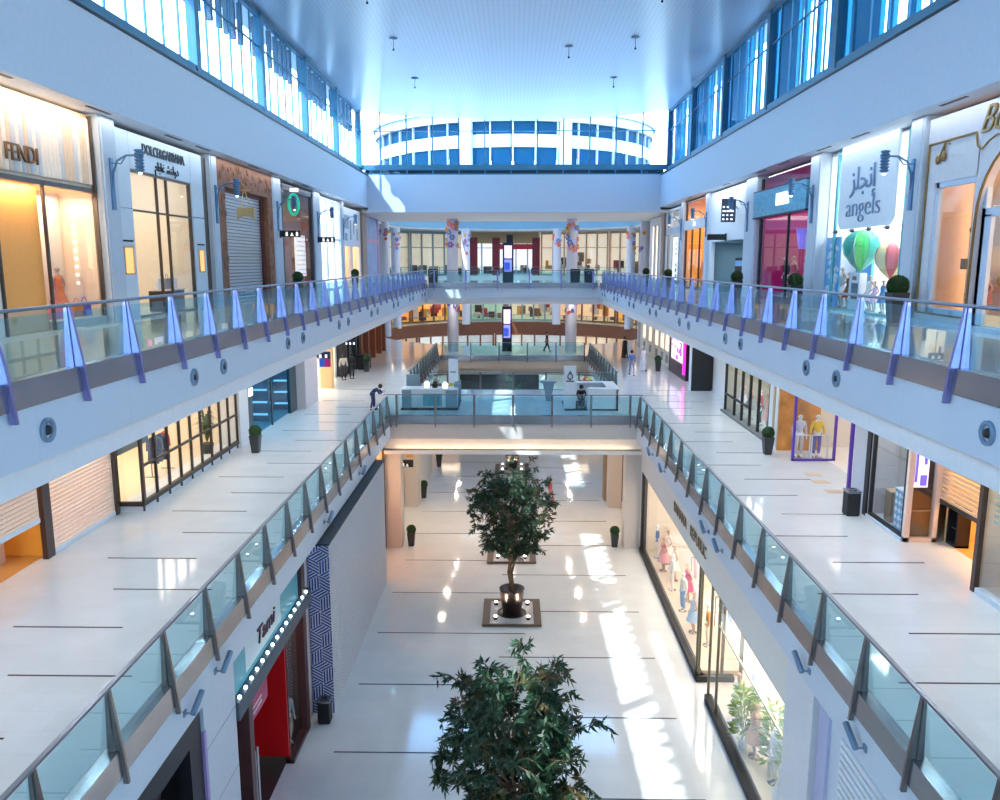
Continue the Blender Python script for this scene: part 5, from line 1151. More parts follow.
t=thing('shopfront','pale cream shopfront with small lit frames beyond the video wall','shopfront',(11.4,64,M)); b=MB(); b.box(11.4,11.6,57.6,72,M,10.6); b.build('white_wall',mat('warm_white_wall',(.86,.80,.70),.5),t)
for i,y in enumerate((58.6,60.6,63.0,66.0,69.0)): b=MB(); b.box(11.36,11.4,y,y+1.2,M+1.2,M+2.6); b.build('lit_frame',MATS['warm_lit_panel'],t); b=MB(); b.box(11.36,11.4,y+.2,y+1.0,M+.3,M+.9); b.build('poster',mat('grey_poster_print',(.35,.40,.44),.6),t)
# ---- kiosks on the near bridge
wk=mat('white_gloss_counter',(.82,.87,.90),.25); kg=mat('grey_blue_counter',(.24,.36,.42),.4)
t=thing('kiosk_counter','white kiosk counter with grey-blue end cabinets on the left of the near bridge','kiosk',(-4.4,41.8,M))
b=MB(); b.box(-5.9,-2.9,41.3,41.5,M+.02,M+.10); b.box(-5.9,-2.9,41.25,44.3,M+.0,M+.05); b.build('base',dark,t)
for x0,x1 in ((-5.85,-5.35),(-3.55,-2.95)): b=MB(); b.box(x0,x1,41.4,42.3,M+.1,M+1.05); b.build('end_cabinet',kg,t)
b=MB(); b.box(-5.35,-3.55,41.45,42.2,M+.1,M+.9); b.build('front_panel',wk,t)
b=MB(); b.box(-5.9,-2.9,41.35,42.4,M+1.05,M+1.1); b.box(-5.35,-3.5,41.4,42.3,M+.9,M+1.05); b.build('counter_top',wk,t)
b=MB(); b.box(-4.75,-3.75,41.43,41.45,M+.2,M+.85); b.build('glass_front',mat('blue_glass_front',(.16,.42,.52),.12),t)
b=MB(); b.box(-5.95,-5.2,44.0,44.1,M+.1,M+1.5); b.build('rear_panel',kg,t)
b=MB(); b.box(-3.5,-2.9,44.0,44.1,M+.1,M+1.2); b.build('rear_panel',kg,t)
for k,(x,y,c,n) in enumerate(((-4.15,41.9,black,'black'),(-3.0,42.0,kg,'grey'),(-4.6,42.1,PIC,'white'),(-3.6,41.8,PIC,'pale'))):
    u=thing('counter_display','small %s display stand on the left kiosk counter'%n,'display stand',(x,y,M+1.1)); b=MB(); b.prism([(-.12,0),(.12,0),(.16,.22),(-.16,.22)],1,-.1,.1); b.v=[(p[0]+x,p[1]+y,p[2]+M+1.1) for p in b.v]; b.build('tray',c,u); b=MB(); b.box(x-.1,x+.1,y-.02,y+.02,M+1.32,M+1.42); b.build('card',c,u)
t=thing('totem_sign','tall white totem with a yellow patch standing behind the left kiosk','totem',(-3.25,43.0,M)); b=MB(); b.box(-3.5,-3.0,42.9,43.1,M,8.5); b.build('board',mat('white_totem',(.85,.87,.92),.4),t,.01); b=MB(); b.box(-3.48,-3.25,42.88,42.9,M+.9,M+1.2); b.build('yellow_patch',mat('yellow_patch',(.75,.65,.05),.5),t)
b=MB(); b.box(-3.4,-3.1,42.88,42.9,7.75,7.85); b.build('grey_mark',mat('grey_poster_print',(.35,.40,.44),.6),t)
t=thing('planter_trough','dark round planter with thin twigs on the left kiosk','planter',(-4.2,43.2,M+.05)); b=MB(); b.smooth=True; b.lathe([(0,0),(.45,0),(.55,1.0),(.48,1.0),(0,.95)],(-4.2,43.2,M+.06),16); b.build('bowl',black,t); b=MB(); rr=random.Random(3)
for i in range(26): a=rr.uniform(0,2*PI); b.cyl((-4.2,43.2,M+1),(-4.2+.5*math.cos(a)*rr.random(),43.2+.4*math.sin(a),M+1.5+rr.random()*.5),.012,.004,4)
b.build('twigs',bark,t)
t=thing('kiosk_counter','white kiosk counter with an open corner on the right of the near bridge','kiosk',(4.2,41.9,M))
b=MB(); b.box(2.7,3.9,41.25,43.9,M,M+.06); b.box(4.05,5.5,41.3,41.4,M,M+.08); b.box(5.4,5.5,41.3,44.0,M,M+.08); b.build('base',black,t)
b=MB(); b.box(4.05,5.5,41.3,41.42,M+.08,M+1.1); b.box(5.38,5.5,41.3,44,M+.08,M+1.1); b.box(3.3,5.5,43.9,44,M+.08,M+1.1); b.build('front_panel',wk,t)
b=MB(); b.box(4.0,5.55,41.25,41.85,M+1.1,M+1.15); b.box(4.95,5.55,41.85,44.05,M+1.1,M+1.15); b.box(3.3,4.95,43.5,44.05,M+1.1,M+1.15); b.build('counter_top',wk,t)
b=MB(); b.box(3.87,4.05,41.25,41.45,M,M+1.15); b.build('corner_post',wk,t)
t=thing('totem_sign','tall white totem with a black drop-shaped emblem beside the right kiosk','totem',(2.98,41.6,M)); b=MB(); b.box(2.66,3.3,41.5,41.75,M,8.3); b.build('board',MATS['white_totem'],t,.01)
b=MB(); b.smooth=True
ring=[(2.98+.13*math.sin(2*PI*i/18)*(1-.25*(math.cos(2*PI*i/18)>0)*math.cos(2*PI*i/18)),41.48,7.78+.15*math.cos(2*PI*i/18)) for i in range(19)]
b.tube(ring,.028,6); b.tube([(2.93,41.48,7.93),(2.98,41.48,8.05),(3.03,41.48,7.93)],.022,6); b.tube([(2.78,41.48,7.52),(3.18,41.48,7.52)],.03,6); b.tube([(2.98,41.48,7.62),(2.98,41.48,7.52)],.02,5); b.build('emblem',black,t)
t=thing('fruit_display','rounded display of red and yellow goods behind the right kiosk','display',(4.1,44.6,M)); b=MB(); b.smooth=True; b.lathe([(0,0),(.55,0),(.6,.9),(.5,.9),(0,.85)],(4.1,44.7,M+.01),16); b.build('bowl',wk,t)
b=MB(); rr=random.Random(6); b.smooth=True
for i in range(40): a=rr.uniform(0,2*PI); r_=rr.uniform(0,.45); b.cur=i%3; b.ball((4.1+r_*math.cos(a),44.7+r_*math.sin(a),M+.95+.35*(1-r_/.5)*rr.random()),.09,7,5)
b.build('goods_heap',[mat('goods_yellow',(.8,.6,.1),.5),mat('goods_red',(.6,.08,.08),.5),mat('goods_green',(.1,.2,.05),.5)],t)
t=thing('bar_table','small teal topped stand left of the right totem','table',(1.9,44.2,M)); b=MB(); b.box(1.5,2.4,43.9,44.5,M+1.05,M+1.15); b.build('top',kg,t); b=MB(); b.prism([(1.85,M),(2.1,M),(2.3,M+1.05),(1.65,M+1.05)],1,44.1,44.3); b.build('stem',kg,t)
# ---- screen totems
def totem(label,x,y,z,h):
    t=thing('screen_totem',label,'screen totem',(x,y,z)); w=.42
    b=MB(); b.box(x-w,x+w,y-.18,y+.18,z+.02,z+h); b.build('body',mat('navy_black_case',(.008,.01,.03),.3),t,.02); b=MB(); b.box(x-w-.04,x+w+.04,y-.22,y+.22,z,z+.05); b.build('foot',black,t)
    b=MB(); b.box(x-.29,x+.29,y-.19,y-.18,z+h*.62,z+h*.93); b.build('upper_screen',mat('lavender_screen',(.74,.64,1),.4,emit=1.1),t)
    b=MB(); b.box(x-.29,x+.29,y-.19,y-.18,z+h*.30,z+h*.59); p=b.build('lower_screen',mat('blue_lavender_screen',(.30,.32,1),.4,emit=.8),t)
    b=MB(); b.box(x-.27,x+.15,y-.2,y-.19,z+h*.34,z+h*.52); b.build('screen_image',mat('screen_blue_image',(.05,.12,.7),.4,emit=.4),p); return t
t=totem('black screen totem glowing lavender on the upper far bridge',-.42,63.0,U,3.15); b=MB(); b.box(-.55,-.05,62.9,63.1,U+3.15,U+3.75); b.build('top_box',black,t)
totem('black screen totem glowing lavender on the far middle bridge',-.55,69.6,M,3.9)

t=thing('timber_wall','dark brown timber wall under the far middle bridge','wall panel',(-1.2,68,G)); b=MB(); b.box(-4.6,2.2,67.9,68.1,G,4.3); b.build('board',mat('dark_brown_timber',(.10,.045,.03),.5),t); b=MB(); b.box(-4.7,2.3,67.85,68.15,G,G+.15); b.build('plinth',dark,t)
# ================================================================== GROUND LEVEL SHOPS
gtop=4.83
def gshell(s,y0,y1,wall,fl,lc,p,xf=6.75,xb=11): return shell(s,y0,y1,G,4.6,xf,xb,wall,fl,lc,p)
# ---- left: dark entry, pale stone pier
gshell(L,7,15.3,mat('black_interior',(.03,.03,.035),.5),None,(.8,.85,1),25)
t=thing('shopfront','black framed dark shop entry at the bottom left under the middle gallery','shopfront',(-6.6,12,G)); b=MB(); b.box(-6.9,-6.55,7,15.3,3.9,gtop); b.box(-6.9,-6.55,14.7,15.3,G,3.9); b.box(-6.8,-6.6,12.9,13.1,G,3.9); b.build('frame',dark,t); b=MB(); b.box(-6.75,-6.74,7,12.9,G,3.9); b.build('pane',glass('smoke_pane',(.4,.5,.55),.08),t); b=MB(); b.box(-7.3,-7.2,13.1,14.7,G,3.9); b.build('door',mat('plum_black',(.03,.012,.03),.3),t)
b=MB(); b.box(-8,-6.5,15.35,17.2,G,gtop); b.cur=1
for z in (.4,1.9,3.4): b.box(-6.505,-6.495,15.35,17.2,z,z+.02)
b.cur=2; b.box(-6.6,-6.49,15.3,15.42,G,3.9)
struct('pillar_ground_left_stone',b,[mat('pale_stone_pier',(.62,.68,.76),.4),mat('joint_grey',(.35,.40,.46),.6),mat('violet_edge_trim',(.40,.30,.62),.4)])
# ---- left: teal sign band with marquee bulbs and red doorway
gshell(L,17.2,24.0,mat('dark_grey_interior',(.16,.14,.14),.5),mat('dark_floor',(.05,.045,.045),.25),(1,.85,.7),150)
t=thing('shopfront','shopfront with a teal bulb-lit sign band over a red doorway on the ground floor','shopfront',(-6.6,20.6,G))
teal=mat('teal_sign_band',(.10,.38,.47),.4)
b=MB(); b.box(-6.7,-6.62,17.2,24.0,3.45,gtop); b.build('sign_band',teal,t)
b=MB(); b.box(-6.62,-6.60,18.3,21.3,3.62,4.5); sp_=b.build('sign_plate',mat('pale_sign_plate',(.62,.72,.75),.4),t)
text('Tami',.62,(-6.585,19.9,4.08),'+x',mat('dark_plum_letters',(.08,.03,.06),.5),parent=t,shear=.2,xs=1.25)
b=MB(); b.box(-6.7,-6.42,17.2,24.0,3.0,3.45); b.build('canopy',mat('slate_canopy',(.075,.10,.13),.45),t)
for i in range(15):
    b=MB(); b.smooth=True; y=17.4+i*.44; b.ball((-6.47,y,3.50),.05,8,6); b.build('bulb',mat('cool_white_bulb',(.75,.95,1),.3,emit=5),t)
maroon=mat('maroon_frame',(.085,.03,.03),.4)
b=MB(); b.box(-6.75,-6.45,17.9,18.2,G,3.0); b.build('jamb',maroon,t)
b=MB(); b.box(-6.75,-6.5,23.2,23.55,G,4.5); b.box(-6.75,-6.5,21.6,23.5,G,G+.12); b.box(-6.75,-6.6,21.6,21.68,G,3.0); b.build('frame',maroon,t)
for q in ((17.2,17.9,G),(21.68,23.2,G+.1)): b=MB(); b.box(-6.72,-6.71,q[0],q[1],q[2],3.0); b.build('pane',shopglass,t)
red=mat('signal_red_panel',(.62,.008,.012),.35)
b=MB(); b.box(-8.3,-6.62,21.5,21.6,G+.3,3.0); b.box(-8.3,-6.7,18.2,21.5,2.9,3.0); b.box(-8.35,-8.28,18.2,21.5,G+.3,3.0); b.build('red_portal',red,t)
b=MB(); b.box(-6.6,-6.56,18.22,18.42,G+.05,2.2); b.box(-6.6,-6.56,18.22,19.7,2.2,2.98); d=b.build('door',mat('magenta_red_door',(.45,.02,.10),.25),t)
for y in (18.3,18.5): b=MB(); b.cyl((-6.5,y,-.6),(-6.5,y,1.5),.03); b.build('handle',mat('polished_handle',(.8,.8,.82),.15,.9),d)
b=MB(); b.box(-6.555,-6.55,18.5,19.2,2.35,2.42); b.box(-6.555,-6.55,18.5,19.2,2.5,2.57); b.build('label_strip',mat('pink_white_strip',(.85,.55,.62),.5),d)
mannequin('s','mannequin in a checked grey outfit beside the red doorway',(-6.95,22.55,G+.02),1.0,cloth('check',(.42,.44,.48)),cloth('tan',(.5,.42,.33)))
# ---- left: geometric hoarding with a dark top
def clip(poly,x0,x1,y0,y1):
    for ax,val,sg in ((0,x0,1),(0,x1,-1),(1,y0,1),(1,y1,-1)):
        out=[]
        for i in range(len(poly)):
            p,q=poly[i-1],poly[i]; a=(p[ax]-val)*sg>=0; c=(q[ax]-val)*sg>=0
            if a!=c: t_=(val-p[ax])/(q[ax]-p[ax]); out.append((p[0]+t_*(q[0]-p[0]),p[1]+t_*(q[1]-p[1])))
            if c: out.append(q)
        poly=out
        if len(poly)<3: return []
    return poly
def blocks(W,H,a,n,fill=.55):
    """tumbling blocks: each rhombus ruled with parallel stripes, clipped to W x H"""
    res=[]; c=math.sqrt(3)/2; j=-1
    while j*1.5*a<H+2*a:
        i=-1
        while i*2*c*a<W+2*a:
            ox=i*2*c*a+(c*a if j%2 else 0); oy=j*1.5*a
            for e1,e2 in (((0,a),(c*a,-.5*a)),((c*a,-.5*a),(-c*a,-.5*a)),((-c*a,-.5*a),(0,a))):
                for k in range(n):
                    t0=(k+.5-fill/2)/n; t1=(k+.5+fill/2)/n
                    if True: q=[(e1[0]*t0,e1[1]*t0),(e1[0]*t1,e1[1]*t1),(e1[0]*t1+e2[0],e1[1]*t1+e2[1]),(e1[0]*t0+e2[0],e1[1]*t0+e2[1])]
                    elif e1[0]>0: q=[(e2[0]*t0,e2[1]*t0),(e2[0]*t1,e2[1]*t1),(e2[0]*t1+e1[0],e2[1]*t1+e1[1]),(e2[0]*t0+e1[0],e2[1]*t0+e1[1])]
                    else: q=[(e1[0]*t0,e1[1]*t0),(e1[0]*t1,e1[1]*t1),(e1[0]*t1+e2[0],e1[1]*t1+e2[1]),(e1[0]*t0+e2[0],e1[1]*t0+e2[1])]
                    q=clip([(x+ox,y+oy) for x,y in q],0,W,0,H)
                    if q: res.append(q)
            i+=1
        j+=1
    return res
t=thing('hoarding','tall box hoarding printed with blue tumbling block stripes, dark on top','hoarding',(-6.25,30,G))
b=MB(); b.box(-6.6,-5.9,24.35,35.4,G,4.72); b.build('box',mat('hoarding_white',(.80,.83,.88),.5),t)
b=MB(); b.box(-6.62,-5.88,24.33,35.42,4.72,4.78); b.build('dark_top',mat('black_top_board',(.02,.025,.03),.5),t)
b=MB()
for q in blocks(.7,5.82,.42,4,.58): n=b.pts([(-6.6+x,24.344,G+y) for x,y in q]); b.face(range(n,n+len(q)))
b.build('block_pattern',mat('blue_print',(.035,.08,.36),.5),t)
b=MB()
for q in blocks(11.05,5.82,.48,6,.34): n=b.pts([(-5.894,24.35+x,G+y) for x,y in q]); b.face(range(n,n+len(q)))
b.build('block_pattern',mat('grey_blue_print',(.42,.46,.54),.5),t)
b=MB(); b.box(-7.4,-6.62,24.05,24.33,G,gtop); struct('pillar_ground_left_slim',b,mat('mauve_plaster',(.66,.60,.62),.5))
# ---- left: warm lit shelf shop behind the hoarding
gshell(L,35.5,40,mat('amber_shelf_interior',(.85,.55,.30),.6),orfloor,(1,.68,.4),380)
t=thing('shopfront','warm shop window with slanted lit shelves behind the hoarding','shopfront',(-6.65,38,G)); b=MB(); frame_rect(b,L,6.6,35.5,39.9,G,4.6,.08); b.box(-6.7,-6.62,37.6,37.68,G,4.6); b.build('frame',bronze,t); b=MB(); b.box(-6.66,-6.65,35.6,39.8,G,4.5); b.build('pane',shopglass,t)
b=MB(); b.box(-6.9,-6.6,35.5,40,4.4,gtop); b.build('header',mat('cream_marble',(.86,.78,.70),.3),t)
u=thing('slanted_shelf_rack','rack of five lit slanted shelves in the warm shop window','shelf',(-7.2,37.8,G))
for k in range(5): z=G+.5+k*.85; b=MB(); b.prism([(-7.6,z+.3),(-6.95,z),(-6.95,z+.04),(-7.6,z+.34)],1,35.9,39.6); b.build('board',mat('glowing_shelf',(1,.70,.42),.5,emit=.35),u)
for y in (35.9,39.5): b=MB(); b.box(-7.62,-7.55,y,y+.1,G,G+4.3); b.build('leg',bronze,u)
# ---- right: long glass shop with gold lettering on a beige band
gshell(Rr,17.6,40.0,mat('pale_cream_interior',(.86,.78,.68),.6),mat('cream_floor_b',(.74,.66,.58),.25),(1,.86,.70),750,xf=7.0,xb=11.5)
t=thing('shopfront','long glass shopfront with gold lettering on a beige band along the right ground floor','shopfront',(6.7,29,G))
b=MB(); b.box(6.6,7.0,15.9,40.9,3.15,gtop); b.box(6.6,7.0,39.75,40.9,G,3.15); b.build('beige_band',mat('beige_stone_band',(.74,.71,.66),.4),t)
for w_,y_ in (('BANANA',30.35),('REPUBLIC',27.25)): text(w_,.62,(6.57,y_,3.86),'-x',mat('dark_gold_letters',(.22,.13,.045),.45,.2),parent=t,extrude=.012,xs=.95,bold=-.004)
b=MB(); b.box(6.6,6.85,39.4,39.7,G,3.15); b.box(6.55,6.85,26.6,39.7,G,G+.22); b.box(6.55,7.9,26.5,26.75,G,G+.22); b.box(6.55,6.8,17.6,25.3,G,G+.26); b.build('black_base',black,t)
b=MB(); b.box(6.62,6.7,17.6,39.4,3.09,3.15)
for y in (26.62,26.95,25.2,24.2,17.7): b.box(6.62,6.7,y,y+.07,G+.2,3.1)
b.box(7.4,7.5,24.3,24.4,G,3.1); b.box(7.4,7.5,26.5,26.6,G,3.1); b.box(7.4,7.5,24.3,26.6,2.0,2.08); b.box(6.62,6.68,17.6,24.3,2.15,2.2); b.build('frame',mat('bronze_green_frame',(.16,.15,.11),.35,.5),t)
for q in ((6.65,6.66,26.7,39.4,G+.22,3.1),(6.65,6.66,17.7,25.2,G+.26,3.1),(7.44,7.45,24.3,26.5,G,3.1)): b=MB(); b.box(*q); b.build('pane',shopglass,t)
b=MB(); b.box(6.85,8.2,27,39.4,G+.02,G+.2); b.build('display_floor',mat('tan_display_floor',(.72,.58,.44),.4),t)
b=MB(); b.box(6.85,7.9,17.7,25.2,G+.02,G+.24); b.build('display_floor',mat('cream_display_floor',(.74,.68,.58),.4),t)
area('window_lamp',(7.3,33,3.0),.4,11,240,(1,.85,.7)); area('window_lamp',(7.2,21.5,3.0),.4,7,170,(1,.95,.85))
rr=random.Random(21)
spec=[(38.2,7.2,'s',(.04,.10,.30),(.75,.72,.7),'navy jacket'),(37.4,7.6,'d',(.80,.78,.75),None,'white dress'),(36.4,7.2,'d',(.75,.35,.42),None,'rose dress'),(35.3,7.5,'d',(.85,.75,.78),None,'pale pink dress'),(34.2,7.2,'s',(.82,.8,.78),(.8,.8,.8),'white suit'),(33.0,7.6,'d',(.6,.05,.2),None,'crimson dress'),(32.0,7.2,'s',(.8,.78,.7),(.15,.35,.7),'cream top and blue trousers'),(31.0,7.5,'s',(.85,.85,.85),(.1,.25,.6),'white top and blue trousers'),(30.0,7.2,'d',(.35,.55,.8),None,'sky blue dress'),(28.9,7.5,'s',(.7,.35,.12),(.75,.68,.6),'tan top')]
for y,x,k,c1,c2,n in spec:
    mannequin(k,'mannequin in a %s in the far gold lettered shop window'%n,(x,y,G+.2),-1.57+rr.uniform(-.4,.4),cloth('br'+n.replace(' ','_'),c1),cloth('brt'+n.replace(' ','_'),c2) if c2 else None)
spec=[(24.6,8.0,'s',(.55,.65,.75),(.8,.8,.8),'grey blue top by the door'),(23.6,7.2,'d',(.85,.85,.83),None,'plain white dress'),(22.8,7.5,'s',(.8,.8,.8),(.55,.62,.7),'white top and grey trousers'),(21.8,7.2,'d',(.75,.45,.3),None,'coral dress'),(20.6,7.4,'s',(.86,.86,.84),(.85,.85,.85),'all white suit'),(19.3,7.2,'d',(.80,.82,.84),None,'long silver dress'),(18.4,7.5,'s',(.45,.55,.6),(.5,.6,.65),'blue grey suit')]
for y,x,k,c1,c2,n in spec:
    mannequin(k,'mannequin in a %s in the near gold lettered shop window'%n,(x,y,G+(.24 if x<8 else .02)),-1.57+rr.uniform(-.4,.4),cloth('bn'+n.replace(' ','_'),c1),cloth('bnt'+n.replace(' ','_'),c2) if c2 else None)
for k,(y,x) in enumerate(((21.2,7.55),(19.9,7.6),(22.3,7.0))):
    u=thing('window_plant','leafy plant in the near gold lettered shop window, %s'%['beside the coral dress','behind the white suit','right at the glass'][k],'plant',(x,y,G+.24)); b=MB(); b.smooth=True; b.lathe([(0,0),(.12,0),(.16,.3),(.12,.3),(0,.27)],(x,y,G+.24),12); b.build('pot',wk,u)
    b=MB(); r2=random.Random(k)
    for i in range(240): 
        a=r2.uniform(0,2*PI); h_=r2.uniform(.3,1.9); leaf(b,(x+.28*r2.random()*math.cos(a),y+.5*r2.random()*math.sin(a),G+.24+h_),(math.cos(a),math.sin(a),r2.uniform(-.3,1)),.3,.05,r2)
    for i in range(6): a=i*PI/3; b.tube([(x,y,G+.5),(x+.15*math.cos(a),y+.3*math.sin(a),G+2.0)],.012,4)
    b.cur=0; b.build('foliage',mat('yellow_green_leaf',(.22,.34,.08),.5,0,.5,4),u)
rack((9.0,35.0,G),0,[('rose',(.85,.35,.4)),('crimson',(.6,.05,.2)),('pink',(.85,.6,.65)),('white',(.8,.8,.8)),('rose',(.85,.35,.4))],'clothes rail at the back of the gold lettered shop','garment on the rail at the back of the gold lettered shop',1.6)
rack((9.0,30.6,G),0,[('navy',(.03,.05,.14)),('sky',(.3,.5,.75)),('white',(.8,.8,.8)),('olivegold',(.45,.38,.12))],'clothes rail near the glass doors of the gold lettered shop','garment on the rail near the glass doors of the gold lettered shop',1.6)
# ---- right: pale pier and louvred wall beyond it, nearest the viewer
b=MB(); b.box(6.45,7.4,15.9,17.55,G,gtop); struct('pillar_ground_right_pier',b,mat('pale_warm_pier',(.72,.72,.74),.45))
t=thing('louvred_wall','white wall with grooved panel and grey louvres under the right middle gallery','louvred wall',(6.7,12.5,G)); b=MB(); b.box(6.62,7.0,8,15.9,G,gtop); b.build('wall',mat('pale_blue_wall_b',(.66,.71,.80),.5),t)
b=MB(); slats(b,1,6.56,9,14.7,2.6,4.3,.16,.1,.06); b.build('grooved_panel_slat',white,t); b=MB(); slats(b,1,6.52,9,14.2,G,2.5,.12,.05,.06); b.build('louver',mat('grey_louvre_b',(.42,.46,.52),.4),t)
b=MB(); b.box(6.55,6.62,15.3,15.8,G,4.4); b.build('lilac_pilaster',mat('lilac_pilaster',(.50,.52,.72),.5),t)
# ---- back of the ground hall beyond the near bridge
b=MB(); b.box(-7.6,-6.65,41,48.3,G,4.0); struct('wall_ground_far_left',b,mat('warm_cream_wall',(.82,.74,.62),.5))
b=MB(); b.box(-7.2,-5.8,48.4,56,G,4.0); struct('wall_ground_far_left_pier',b,MATS['warm_cream_wall'])
t=thing('brown_door_pier','brown panelled pier with a black side, ground hall behind the right bridge column','pier',(6.1,48.6,G)); b=MB(); b.box(5.7,6.45,48.4,49.4,G,3.9); b.build('panel',mat('tan_brown_panel',(.34,.22,.14),.5),t); b=MB(); b.box(6.45,6.9,48.4,49.4,G,3.9); b.build('black_side',black,t); b=MB(); b.box(5.85,6.5,48.36,48.4,1.25,1.75); b.build('sign_board',black,t); b=MB(); b.smooth=True; b.ball((6.05,48.34,1.5),.10,8,6,1,.3,1); b.build('lamp',PIC,t)
b=MB(); b.box(6.95,8.4,41,56,G,4.0); struct('wall_ground_far_right',b,MATS['warm_cream_wall'])
blade_sign(-6.6,44.8,2.0,L,'small black hanging sign in the ground hall behind the left bridge column',w=.85,h=.42,n=2)
t=thing('hanging_banner','small orange banner hanging under the bridge on the left','banner',(-6.05,45.5,2.6)); b=MB(); b.box(-6.25,-5.85,45.5,45.54,2.4,3.6); b.build('cloth',mat('orange_banner',(.8,.36,.06),.6),t); b=MB(); b.cyl((-6.05,45.52,3.6),(-6.05,45.52,3.98),.015); b.build('rod',dark,t)
t=thing('ceiling_slot_lamp','long dark ceiling slot under the near bridge above the first tree','lamp',(-.3,46.0,3.9)); b=MB(); b.box(-1.4,1.4,45.9,46.1,3.86,3.97); b.build('housing',dark,t); b=MB(); b.box(-1.3,1.3,45.95,46.05,3.85,3.86); b.build('diffuser',mat('dim_diffuser',(.2,.2,.2),.5),t)
# ================================================================== ROTUNDA END
colm=mat('pale_violet_column',(.58,.60,.72),.4)
FC=[mat('flower_%s'%n,c,.6) for n,c in (('red',(.75,.08,.08)),('violet',(.20,.12,.55)),('yellow',(.8,.5,.06)),('blue',(.08,.22,.7)),('rose',(.75,.25,.4)))]
def flower(c,a,R_,ci,label,group):
    n=Vector((math.cos(a),math.sin(a),.1)); u=Vector((-math.sin(a),math.cos(a),0)); w=Vector((0,0,1))
    t=thing('paper_flower',label,'paper flower',c,group); b=MB()
    for i in range(6):
        t0=i*PI/3; d=u*math.cos(t0)+w*math.sin(t0); e=u*-math.sin(t0)+w*math.cos(t0)
        m0=b.pts([c+n*.04,c+n*.08+d*R_*.55-e*R_*.35,c+n*.05+d*R_,c+n*.08+d*R_*.55+e*R_*.35]); b.face([m0,m0+1,m0+2,m0+3])
    b.build('petals',FC[ci],t); b=MB(); b.ball(tuple(c+n*.08),R_*.28,7,5); b.build('centre',FC[2 if ci!=2 else 0],t)
CN=('red','violet','yellow','blue','rose'); TOP=['topmost']+['%s from the top'%o for o in ordn[1:]]
def flowers(x,y,r,seed,zf0,zf1,name,nf,pick=range(5)):
    rr=random.Random(seed); L_=[]
    for k in range(nf): L_.append((zf1-(zf1-zf0)*rr.random()**1.6,rr.uniform(-PI*.95,-PI*.05),rr.uniform(.18,.34),rr.choice(list(pick))))
    for k,(z,a,R_,ci) in enumerate(sorted(L_,reverse=True)): flower(Vector((x+r*math.cos(a),y+r*math.sin(a),z)),a,R_,ci,'%s paper flower, %s on the %s'%(CN[ci],TOP[k],name),'paper flowers on the '+name)
def fcol(x,y,r,z0,z1,seed,zf0,zf1,name,nf=12):
    b=MB(); b.smooth=True; b.lathe([(r,z0),(r,z1)],(x,y,0),20); struct('column_rotunda',b,colm); flowers(x,y,r,seed,zf0,zf1,name,nf)
fcol(-5.2,69.0,.48,M,17.25,1,14.9,16.9,'left front column of the upper bridge',16)
fcol(4.95,69.0,.48,M,17.25,2,14.7,16.9,'right front column of the upper bridge',16)
for k,(x,y,n) in enumerate(((-5.9,100.2,'left inner rotunda column'),(5.35,100.3,'right inner rotunda column'),(-13.6,93.6,'left side rotunda column'),(13.4,93.2,'right side rotunda column'),(-13.3,83.5,'leftmost rotunda column'),(11.9,73.6,'rightmost rotunda column'))):
    fcol(x,y,.52,M,17.25 if y<80 else 17.7,10+k,14.6,16.9,n,7)
flowers(-5.2,69,.48,41,9.3,10.5,'lower left front column',8,(1,3)); flowers(4.95,69,.48,42,8.6,10.5,'lower right front column',8,(4,0,1))
# shopfronts round the rotunda
RW=19.3
def rshop(a0,a1,z0,z1,kind,label,glow,acc):
    """a0..a1 degrees round the rotunda, 90 is straight ahead"""
    A,B=a0*PI/180,a1*PI/180; am=(A+B)/2; t=thing('shopfront',label,'shopfront',(RW*math.cos(am),RC+RW*math.sin(am),z0))
    def arc(b,r,r2,p,q,za,zb,n=6):
        b.lathe([(r,za),(r2,za),(r2,zb),(r,zb),(r,za)],(0,RC,0),n,2,p,q)
        for e in (p,q):
            c,s_=math.cos(e),math.sin(e); b.quad((r*c,RC+r*s_,za),(r2*c,RC+r2*s_,za),(r2*c,RC+r2*s_,zb),(r*c,RC+r*s_,zb))
    b=MB(); arc(b,RW+.5,RW+.6,A,B,z0,z1); b.build('lit_back',glow,t)
    b=MB(); n=max(2,int((a1-a0)/4.5))
    for i in range(n+1):
        e=A+(B-A)*i/n; arc(b,RW-.05,RW+.1,e-.005,e+.005,z0,z1,1)
    arc(b,RW-.08,RW+.15,A,B,z1-.35,z1); arc(b,RW-.08,RW+.15,A,B,z0,z0+.15); arc(b,RW-.05,RW+.05,A,B,z0+(z1-z0)*.62,z0+(z1-z0)*.64)
    b.build('frame',acc,t)
    b=MB(); arc(b,RW,RW+.01,A,B,z0+.1,z1-.3); b.build('pane',shopglass,t)
    rr=random.Random(int(a0*10))
    for i in range(int((a1-a0)/(1.4 if kind=='goods' else 2.0))):
        e=A+(B-A)*rr.uniform(.06,.94); w_=rr.uniform(.008,.03); h=rr.uniform(.8,2.4); zz=z0+.15+(rr.random()*1.6 if kind=='goods' else 0)
        b=MB(); arc(b,RW+.2,RW+.4,e-w_,e+w_,zz,zz+h*.5,1); b.build('display_block',rr.choice(kindm[kind]),t)
    return t
def em(n,c,e): return mat(n,c,.6,0,.3,1.2,emit=e)
kindm={'goods':[mat('goods_brown',(.30,.12,.04),.6),mat('goods_amber',(.75,.38,.08),.6),mat('goods_dark',(.06,.04,.04),.6),mat('goods_pale',(.8,.7,.6),.6),mat('goods_crimson',(.5,.05,.06),.6)],'plain':[mat('goods_grey',(.25,.27,.28),.6),mat('goods_dark',(.06,.04,.04),.6),mat('goods_tan',(.5,.36,.22),.6)]}
